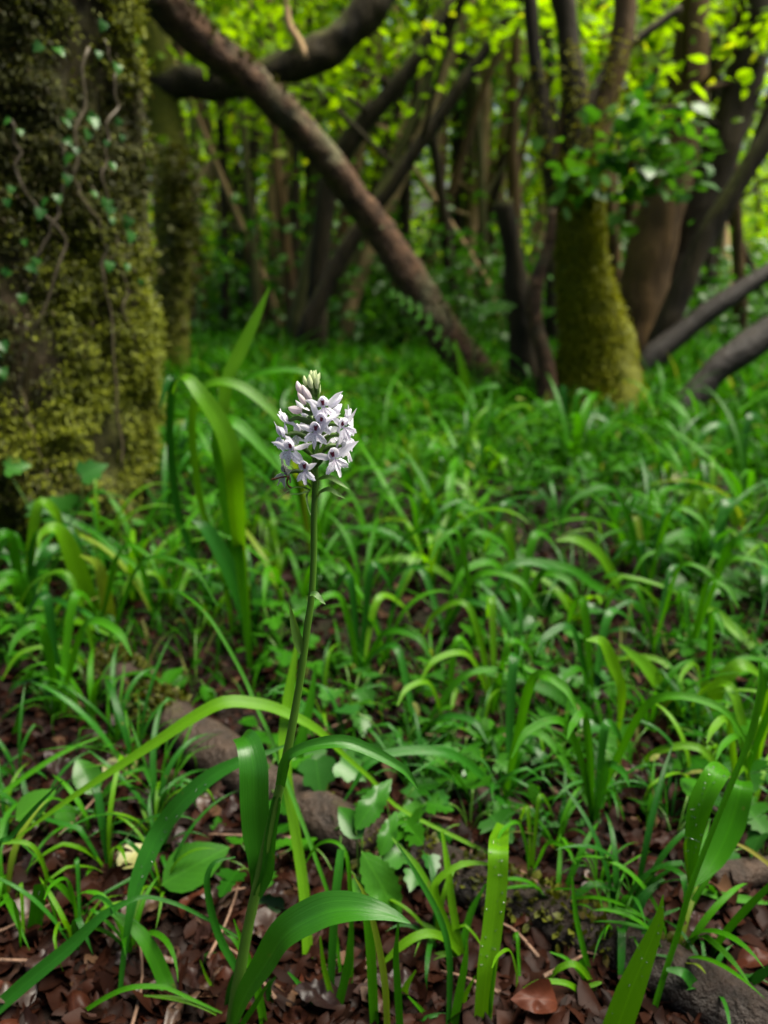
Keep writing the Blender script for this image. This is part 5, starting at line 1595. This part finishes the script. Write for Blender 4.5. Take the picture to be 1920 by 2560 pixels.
# ================================================================== the orchid
OY = 0.325
def build_orchid():
    stem_c = [(796, 955), (793, 1000), (788, 1060), (788, 1130), (788, 1200), (785, 1300), (784, 1400), (779, 1490), (768, 1570), (752, 1690), (735, 1790), (716, 1890), (690, 2010), (662, 2130), (640, 2230), (618, 2330), (600, 2430), (585, 2520), (575, 2600)]
    Ys = np.interp(np.linspace(0, 1, len(stem_c)), [0, 0.3, 1], [OY, OY, OY + 0.006])
    P = np.array([at(c[0], c[1], y) for c, y in zip(stem_c, Ys)])
    hw = [4, 5, 6.5, 7.5, 8, 8, 8, 8.5, 9, 9.5, 10, 11, 12, 12.5, 12.5, 13, 14, 15, 15]
    rad = np.array([px2m(h, p) for h, p in zip(hw, P)])
    g = float(gz(P[-1][0], P[-1][1]))
    if P[-1][2] > g - 0.01:
        P = np.vstack([P, [P[-1][0] - 0.002, P[-1][1], g - 0.012]]); rad = np.append(rad, rad[-1])
    base = P[-1].copy(); base[2] = g
    th = thing('orchid', base, 'tall wild orchid with a spike of pale lilac-white spotted flowers', 'orchid')
    L = np.array(th.location)
    V, F, UV = tube(catmull(P, 120), np.interp(np.linspace(0, 1, 120), np.linspace(0, 1, len(rad)), rad), 16, True, 0.05, 120, 2)
    link('stem', mesh('stem', V - L, F, M['stem_green'], UV), th)
    PY = P[:, 2]
    def stem_at(py):
        c = np.interp(py, [s[1] for s in stem_c], [s[0] for s in stem_c])
        return at(c, py, OY)
    bl = lambda name, c, w, mat, **k: blade_obj(th, name, c, w, M[mat], extend=False, **k)
    # leaves
    o, pts, wi, nr = bl('leaf', [(638, 2240), (648, 2170), (640, 2080), (636, 2000), (634, 1920), (622, 1862), (606, 1842), (598, 1850)], [14, 46, 62, 66, 66, 56, 44, 20], 'orchid_leaf', root='start', Y=[0.332, 0.331, 0.335, 0.338, 0.343, 0.352, 0.364, 0.38], lift=0.35, n=40, cross=9, fold=0.32)
    bl('leaf', [(645, 2238), (668, 2180), (676, 2100), (690, 2010), (697, 1990)], [20, 30, 26, 24, 18], 'orchid_leaf', root='start', Y=[0.327, 0.327, 0.326], fold=0.8, lift=0.1)
    bl('leaf', [(702, 1962), (712, 1915), (730, 1886), (787, 1864), (860, 1857), (932, 1882), (1004, 1922), (1030, 1950), (1046, 1974)], [22, 26, 24, 28, 32, 28, 20, 12, 2], 'orchid_leaf', root='start', Y=[0.322, 0.32, 0.318, 0.315], lift=0.6, n=40, cross=9, fold=0.55)
    bl('leaf', [(585, 2560), (612, 2490), (662, 2412), (715, 2335), (799, 2286), (863, 2272), (930, 2276), (985, 2290), (1026, 2308)], [22, 46, 64, 78, 84, 72, 50, 26, 3], 'orchid_leaf', root='start', Y=[0.325, 0.318, 0.312, 0.308, 0.306], lift=0.95, n=44, cross=9, fold=0.35)
    bl('leaf', [(753, 1634), (744, 1600), (733, 1555), (723, 1508)], [10, 24, 16, 1], 'bract', root='start', Y=[0.325], lift=0.2, cross=5, fold=0.5)
    bl('leaf', [(776, 1486), (787, 1485), (797, 1493), (806, 1504), (814, 1511)], [10, 15, 13, 8, 1], 'bract', root='start', Y=[0.318, 0.314], lift=0.8, cross=5, fold=0.3)
    # ---------- flower meshes (mm), facing +Y, up +Z
    mm = 0.001
    def lip_mesh(seed):
        rg = np.random.default_rng(seed)
        na, ns = 41, 12
        V, UV, F = [], [], []
        for i in range(ns):
            s = i / (ns - 1)
            for j in range(na):
                a = -1 + 2 * j / (na - 1)
                Rr = 4.2 + 3.4 * math.exp(-((abs(a) - 0.58) / 0.22) ** 2) + 4.2 * math.exp(-(a / 0.13) ** 2) - 1.5 * max(abs(a) - 0.8, 0) / 0.2
                Rr *= 1 + (0.06 * math.sin(j * 2.1 + seed) + 0.07 * math.sin(j * 0.33 + seed * 2.1)) * s ** 3
                ph = R(62 + 4 * (seed % 4)) * a
                x = Rr * s * math.sin(ph)
                z = -Rr * s * math.cos(ph) * (0.93 - 0.12 * s)
                y = 1.0 + 3.0 * s - 1.3 * s * s - 1.6 * abs(a) ** 2 * s * s + 0.38 * math.sin(a * 8 + seed) * s * s + 0.25 * rg.normal() * (s ** 4) * 0.5
                V.append((x * mm, y * mm, z * mm))
                UV.append((a * 0.5 + 0.5, s))
        for i in range(ns - 1):
            for j in range(na - 1):
                q = i * na + j
                F.append((q, q + 1, q + na + 1, q + na))
        return mesh('lip', V, F, M['lip'], UV)
    def hood_mesh(mat, seed=0):
        nt_, nth = 12, 15
        V, UV, F = [], [], []
        for i in range(nt_):
            t = i / (nt_ - 1)
            w = 2.25 * max(math.sin(math.pi * (0.14 + 0.80 * t ** 0.9)), 0.0) ** 0.8 + 0.05
            zz = 0.0 + 4.9 * t
            yb = -1.0 * math.sin(math.pi * t * 0.9) + 2.5 * t * t
            for j in range(nth):
                thh = R(112) * (-1 + 2 * j / (nth - 1))
                V.append((w * math.sin(thh) * mm, (yb + w * 0.85 * (1 - math.cos(thh))) * mm, zz * mm))
                UV.append((j / (nth - 1) * 0.6 + 0.2, t))
        for i in range(nt_ - 1):
            for j in range(nth - 1):
                q = i * nth + j
                F.append((q, q + nth, q + nth + 1, q + 1))
        return mesh('hood', V, F, mat, UV)
    def petal_ribbon(pts, w, nrm, mat, name, fold=0.3, cross=7):
        pts = catmull(np.array(pts) * mm, 16)
        n = len(pts)
        wi = np.interp(np.linspace(0, 1, n), np.linspace(0, 1, len(w)), w) * mm
        V, F, UV = ribbon(pts, wi, np.tile(np.asarray(nrm, float), (n, 1)), cross, fold)
        return mesh(name, V, F, mat, UV)
    sepR = [petal_ribbon([(0.9, -0.2, 0.2), (2.6, 0.5, 1.0 + k), (5.0, 0.7, 2.4 + 1.9 * k), (7.8, 0.6, 3.3 + 3.0 * k)], [1.2, 2.5, 2.6, 0.15], (0, 1, -0.3), M['petal'], 'sepal') for k in (0.0, 0.6, 1.1)]
    sepL = [petal_ribbon([(-0.9, -0.2, 0.2), (-2.6, 0.5, 1.0 + k), (-5.0, 0.7, 2.4 + 1.9 * k), (-7.8, 0.6, 3.3 + 3.0 * k)], [1.2, 2.5, 2.6, 0.15], (0, 1, -0.3), M['petal'], 'sepal') for k in (0.0, 0.6, 1.1)]
    Vt, Ft, Ut = tube(catmull(np.array([(0, 0.2, 0.2), (0, -2.0, -1.2), (0, -3.8, -3.6), (0, -4.4, -5.6)]) * mm, 12), np.linspace(1.0, 0.35, 12) * mm, 9)
    spur = mesh('spur', Vt, Ft, M['petal'], Ut)
    # dark throat: a small tapering plate with thickness
    def throat_mesh():
        V = [(-0.6, 1.05, 2.4), (0.6, 1.05, 2.4), (0.32, 1.25, 0.95), (-0.32, 1.25, 0.95), (-0.9, 0.2, 2.7), (0.9, 0.2, 2.7), (0.5, 0.6, 0.4), (-0.5, 0.6, 0.4), (0, 1.2, 2.1), (0, 1.4, 0.9)]
        V = [(x * mm, y * mm, z * mm) for x, y, z in V]
        F = [(0, 8, 9, 3), (8, 1, 2, 9), (0, 1, 8), (3, 9, 2), (0, 4, 5, 1), (1, 5, 6, 2), (2, 6, 7, 3), (3, 7, 4, 0)]
        return mesh('throat', V, F, M['throat'], None, False)
    throat = throat_mesh()
    Vc, Fc, Uc = tube(np.array([(0, 0.2, 3.4), (0, 0.9, 3.1), (0, 1.2, 2.7)]) * mm, np.array([0.75, 0.7, 0.3]) * mm, 8)
    column = mesh('column', Vc, Fc, M['petal'], Uc)
    lips = [lip_mesh(k) for k in range(8)]
    hood = hood_mesh(M['petal'])

    def ovary(py_stem, tip, r0=1.0, r1=0.85):
        s = stem_at(py_stem)
        m = s * 0.45 + tip * 0.55 + np.array([0, 0, 0.0022])
        V, F, UV = tube(catmull([s, m, tip], 12), np.interp(np.linspace(0, 1, 12), [0, 0.5, 1], [0.7, r0, r1]) * mm, 9)
        return V, F, UV

    def flower(px, py, yaw, pitch=-8, roll=0, fwd=0.0075, k=0, sc=1.0, drop=22, old=False):
        """px,py: picture place of the throat; yaw 0 faces the camera side, positive turns to +X"""
        px = 787 + (px - 787) * 1.13
        sc *= 1.02
        c = at(px, py, OY - fwd)
        f = link('flower', hood if not old else hood_mesh(M['petal_old']), th)
        rot = Matrix.Rotation(R(yaw), 4, 'Z') @ Matrix.Rotation(R(180), 4, 'Z') @ Matrix.Rotation(R(pitch), 4, 'X') @ Matrix.Rotation(R(roll), 4, 'Y')
        fm = Matrix.Translation([float(v) for v in (c - L)]) @ rot @ Matrix.Scale(sc, 4)
        f.matrix_local = fm
        fr = np.random.default_rng(1000 + k)
        lp = link('lip', lips[k % 8], f)
        lp.scale = (fr.uniform(0.85, 1.15), fr.uniform(0.7, 1.3), fr.uniform(0.85, 1.2))
        for sp_ in (link('sepal', sepR[k % 3], f), link('sepal', sepL[(k + 1) % 3], f)):
            sp_.rotation_euler = (R(fr.normal(0, 10)), R(fr.normal(0, 13)), R(fr.normal(0, 13)))
            sp_.scale = [fr.uniform(0.85, 1.2)] * 3
        link('spur', spur, f)
        link('throat', throat, f)
        link('column', column, f)
        inv = fm.inverted()
        tip = np.array(fm @ Vector((0, -0.0004, 0.0003))) + L
        V, F, UV = ovary(py + drop, tip)
        Vl = np.array([inv @ Vector([float(x) for x in v]) for v in (V - L)])
        link('ovary', mesh('ovary', Vl, F, M['ovary'], UV), f)
        # bract beside the ovary
        s = stem_at(py + drop + 4)
        out = unit(tip - s)
        q = catmull([s, s + out * 0.005 + np.array([0, 0, 0.0004]), s + out * 0.0095 + np.array([0, 0, 0.002]), s + out * 0.0125 + np.array([0, 0, 0.0045])], 12)
        V, F, UV = ribbon(q, np.interp(np.linspace(0, 1, 12), [0, 0.3, 1], [1.6, 2.1, 0.1]) * mm, np.tile(np.array([0, -0.3, 1.0]), (12, 1)), 5, 0.5)
        link('bract', mesh('bract', V - L, F, M['bract'], UV), th)
        return f

    X = lambda x: 620 + x * 0.205
    Yp = lambda y: 880 + y * 0.205
    for i, (x, y, yaw, pit, rol, fw, sc, dr) in enumerate([
        (905, 655, 12, -6, 8, 0.0085, 0.98, 16), (885, 850, -6, -10, -10, 0.0095, 1.0, 20), (1110, 905, 42, -8, 22, 0.006, 1.0, 20),
        (825, 965, -8, -6, -4, 0.0105, 1.0, 22), (520, 850, -74, -8, 0, 0.001, 1.0, 8), (480, 1020, -52, -6, -6, 0.003, 1.0, 16),
        (560, 1180, -26, -10, -6, 0.0085, 1.05, 22), (1010, 1285, 28, -6, 14, 0.0085, 1.12, 26), (710, 1430, -6, -4, 6, 0.0085, 0.98, 22),
        (1150, 1040, 66, -4, 8, 0.002, 1.05, 18), (1110, 1160, 118, 0, 0, -0.004, 1.0, 20), (660, 1010, -130, 0, 0, -0.005, 0.95, 16),
        (740, 820, -160, 0, 0, -0.006, 0.95, 16), (930, 1000, 150, 0, 0, -0.007, 1.0, 18), (1150, 830, 100, 4, 0, -0.003, 0.95, 20)]):
        flower(X(x), Yp(y), yaw, pit, rol, fw, i, sc, dr)
    # withered flower
    f = flower(X(500), Yp(1480), -50, 10, -15, 0.004, 2, 0.85, 16, old=True)
    for ch in f.children:
        if ch.name.split('.')[0] in ('lip', 'sepal', 'spur', 'column'):
            ch.data = ch.data.copy()
            ch.data.materials[0] = M['petal_old']
    for c in ([(500, 1520), (420, 1525), (340, 1545), (270, 1560)], [(490, 1530), (475, 1590), (500, 1640), (540, 1655)]):
        pts = catmull([at(X(a), Yp(b), OY - 0.006) for a, b in c], 14)
        V, F, UV = tube(pts, np.interp(np.linspace(0, 1, 14), [0, 0.5, 0.8, 1], [0.5, 0.35, 0.55, 0.1]) * mm, 7, True, 0.25, 900, 4)
        link('withered_petal', mesh('withered_petal', V - L, F, M['withered'], UV), th)
    # buds
    def bud(x, y, ang, ln, w, mat, fwd, stem_y):
        c = at(X(x), Yp(y), OY - fwd)
        ln, w = ln * 0.225 * px2m(1, c), w * 0.245 * px2m(1, c)
        d = unit(CR * math.cos(R(ang)) + np.array([0, 0, 1]) * math.sin(R(ang)) - np.array([0, 1, 0]) * fwd * 25)
        t = np.linspace(0, 1, 13)
        pts = c - d * ln * 0.5 + d * ln * t[:, None] + np.cross(d, [0, 1, 0]) * (np.sin(t * math.pi) * 0.06 * ln)[:, None]
        rr = np.interp(t, [0, 0.1, 0.35, 0.6, 0.85, 0.95, 1], [0.45, 0.7, 1, 0.92, 0.5, 0.26, 0.05]) * w * 0.5
        V, F, UV = tube(pts, rr, 12, True, 0.04, 500, 3)
        b = link('bud', mesh('bud', V - L, F, M[mat], UV), th)
        s = stem_at(Yp(stem_y))
        V, F, UV = tube(catmull([s, (s + pts[0]) * 0.5 - np.array([0, 0, 0.0006]), pts[0] + d * 0.0005], 9), np.linspace(0.7, 0.95, 9) * mm, 8)
        link('ovary', mesh('ovary', V - L, F, M['ovary'], UV), b)
        q = catmull([s, (s + pts[0]) * 0.5 - np.array([0, 0.001, 0.001]), pts[5] + np.cross(d, [0, -1, 0]) * w * 0.5 - np.array([0, 0.0006, 0])], 9)
        V, F, UV = ribbon(q, np.interp(np.linspace(0, 1, 9), [0, 0.4, 1], [1.3, 1.6, 0.1]) * mm, np.tile(np.array([0, -1.0, 0.2]), (9, 1)), 3, 0.4)
        link('bract', mesh('bract', V - L, F, M['bract'], UV), th)
    for a in [(632, 430, 112, 150, 72, 'bud_pink', 0.001, 640), (715, 490, 118, 190, 80, 'bud_pink', 0.005, 690), (665, 560, 122, 190, 62, 'bud_pink', -0.003, 720),
              (702, 350, 105, 120, 46, 'bud_green', 0.001, 520), (765, 360, 98, 160, 62, 'bud_green', 0.0045, 560), (775, 280, 92, 110, 46, 'bud_green', 0.002, 440),
              (805, 300, 88, 140, 50, 'bud_green', 0.0035, 460), (830, 265, 90, 90, 30, 'bud_green', 0.0, 400), (850, 360, 84, 170, 56, 'bud_green', 0.004, 540),
              (868, 310, 80, 110, 36, 'bud_green', 0.0, 450), (872, 470, 82, 150, 44, 'bud_green', -0.001, 600), (800, 350, 90, 120, 50, 'bud_green', -0.004, 480),
              (575, 695, 168, 160, 92, 'bud_pink', 0.002, 730), (1075, 600, 42, 200, 100, 'petal', 0.001, 740), (1090, 715, 55, 180, 84, 'petal', -0.002, 800)]:
        bud(*a)
    # lower bracts
    for c in ([(835, 1580), (880, 1550), (980, 1530), (1100, 1590), (1240, 1678)], [(850, 1770), (890, 1710), (990, 1680), (1090, 1735), (1185, 1788)],
              [(760, 1690), (680, 1655), (560, 1655), (450, 1720), (360, 1788)], [(780, 1720), (735, 1698), (640, 1730), (510, 1735)], [(770, 1650), (700, 1590), (640, 1560), (600, 1500)],
              [(850, 1260), (830, 1240), (815, 1235)], [(860, 1330), (900, 1200), (1000, 1060), (1090, 1030)], [(700, 1140), (730, 1060), (760, 1000)], [(745, 1690), (715, 1760), (730, 1880), (765, 1990)]):
        wd = {5: [9, 10, 14, 11, 1], 4: [9, 11, 8, 1], 3: [10, 8, 1]}[len(c)]
        if c[0] in ((760, 1690), (780, 1720), (745, 1690)):
            wd = [5, 5, 4, 3, 1][:len(c)]
        blade_obj(th, 'bract', [(X(a), Yp(b)) for a, b in c], wd, M['bract'], root='start', Y=[OY - 0.001, OY - 0.006, OY - 0.010], extend=False, lift=0.8, fold=0.4, n=20)
build_orchid()
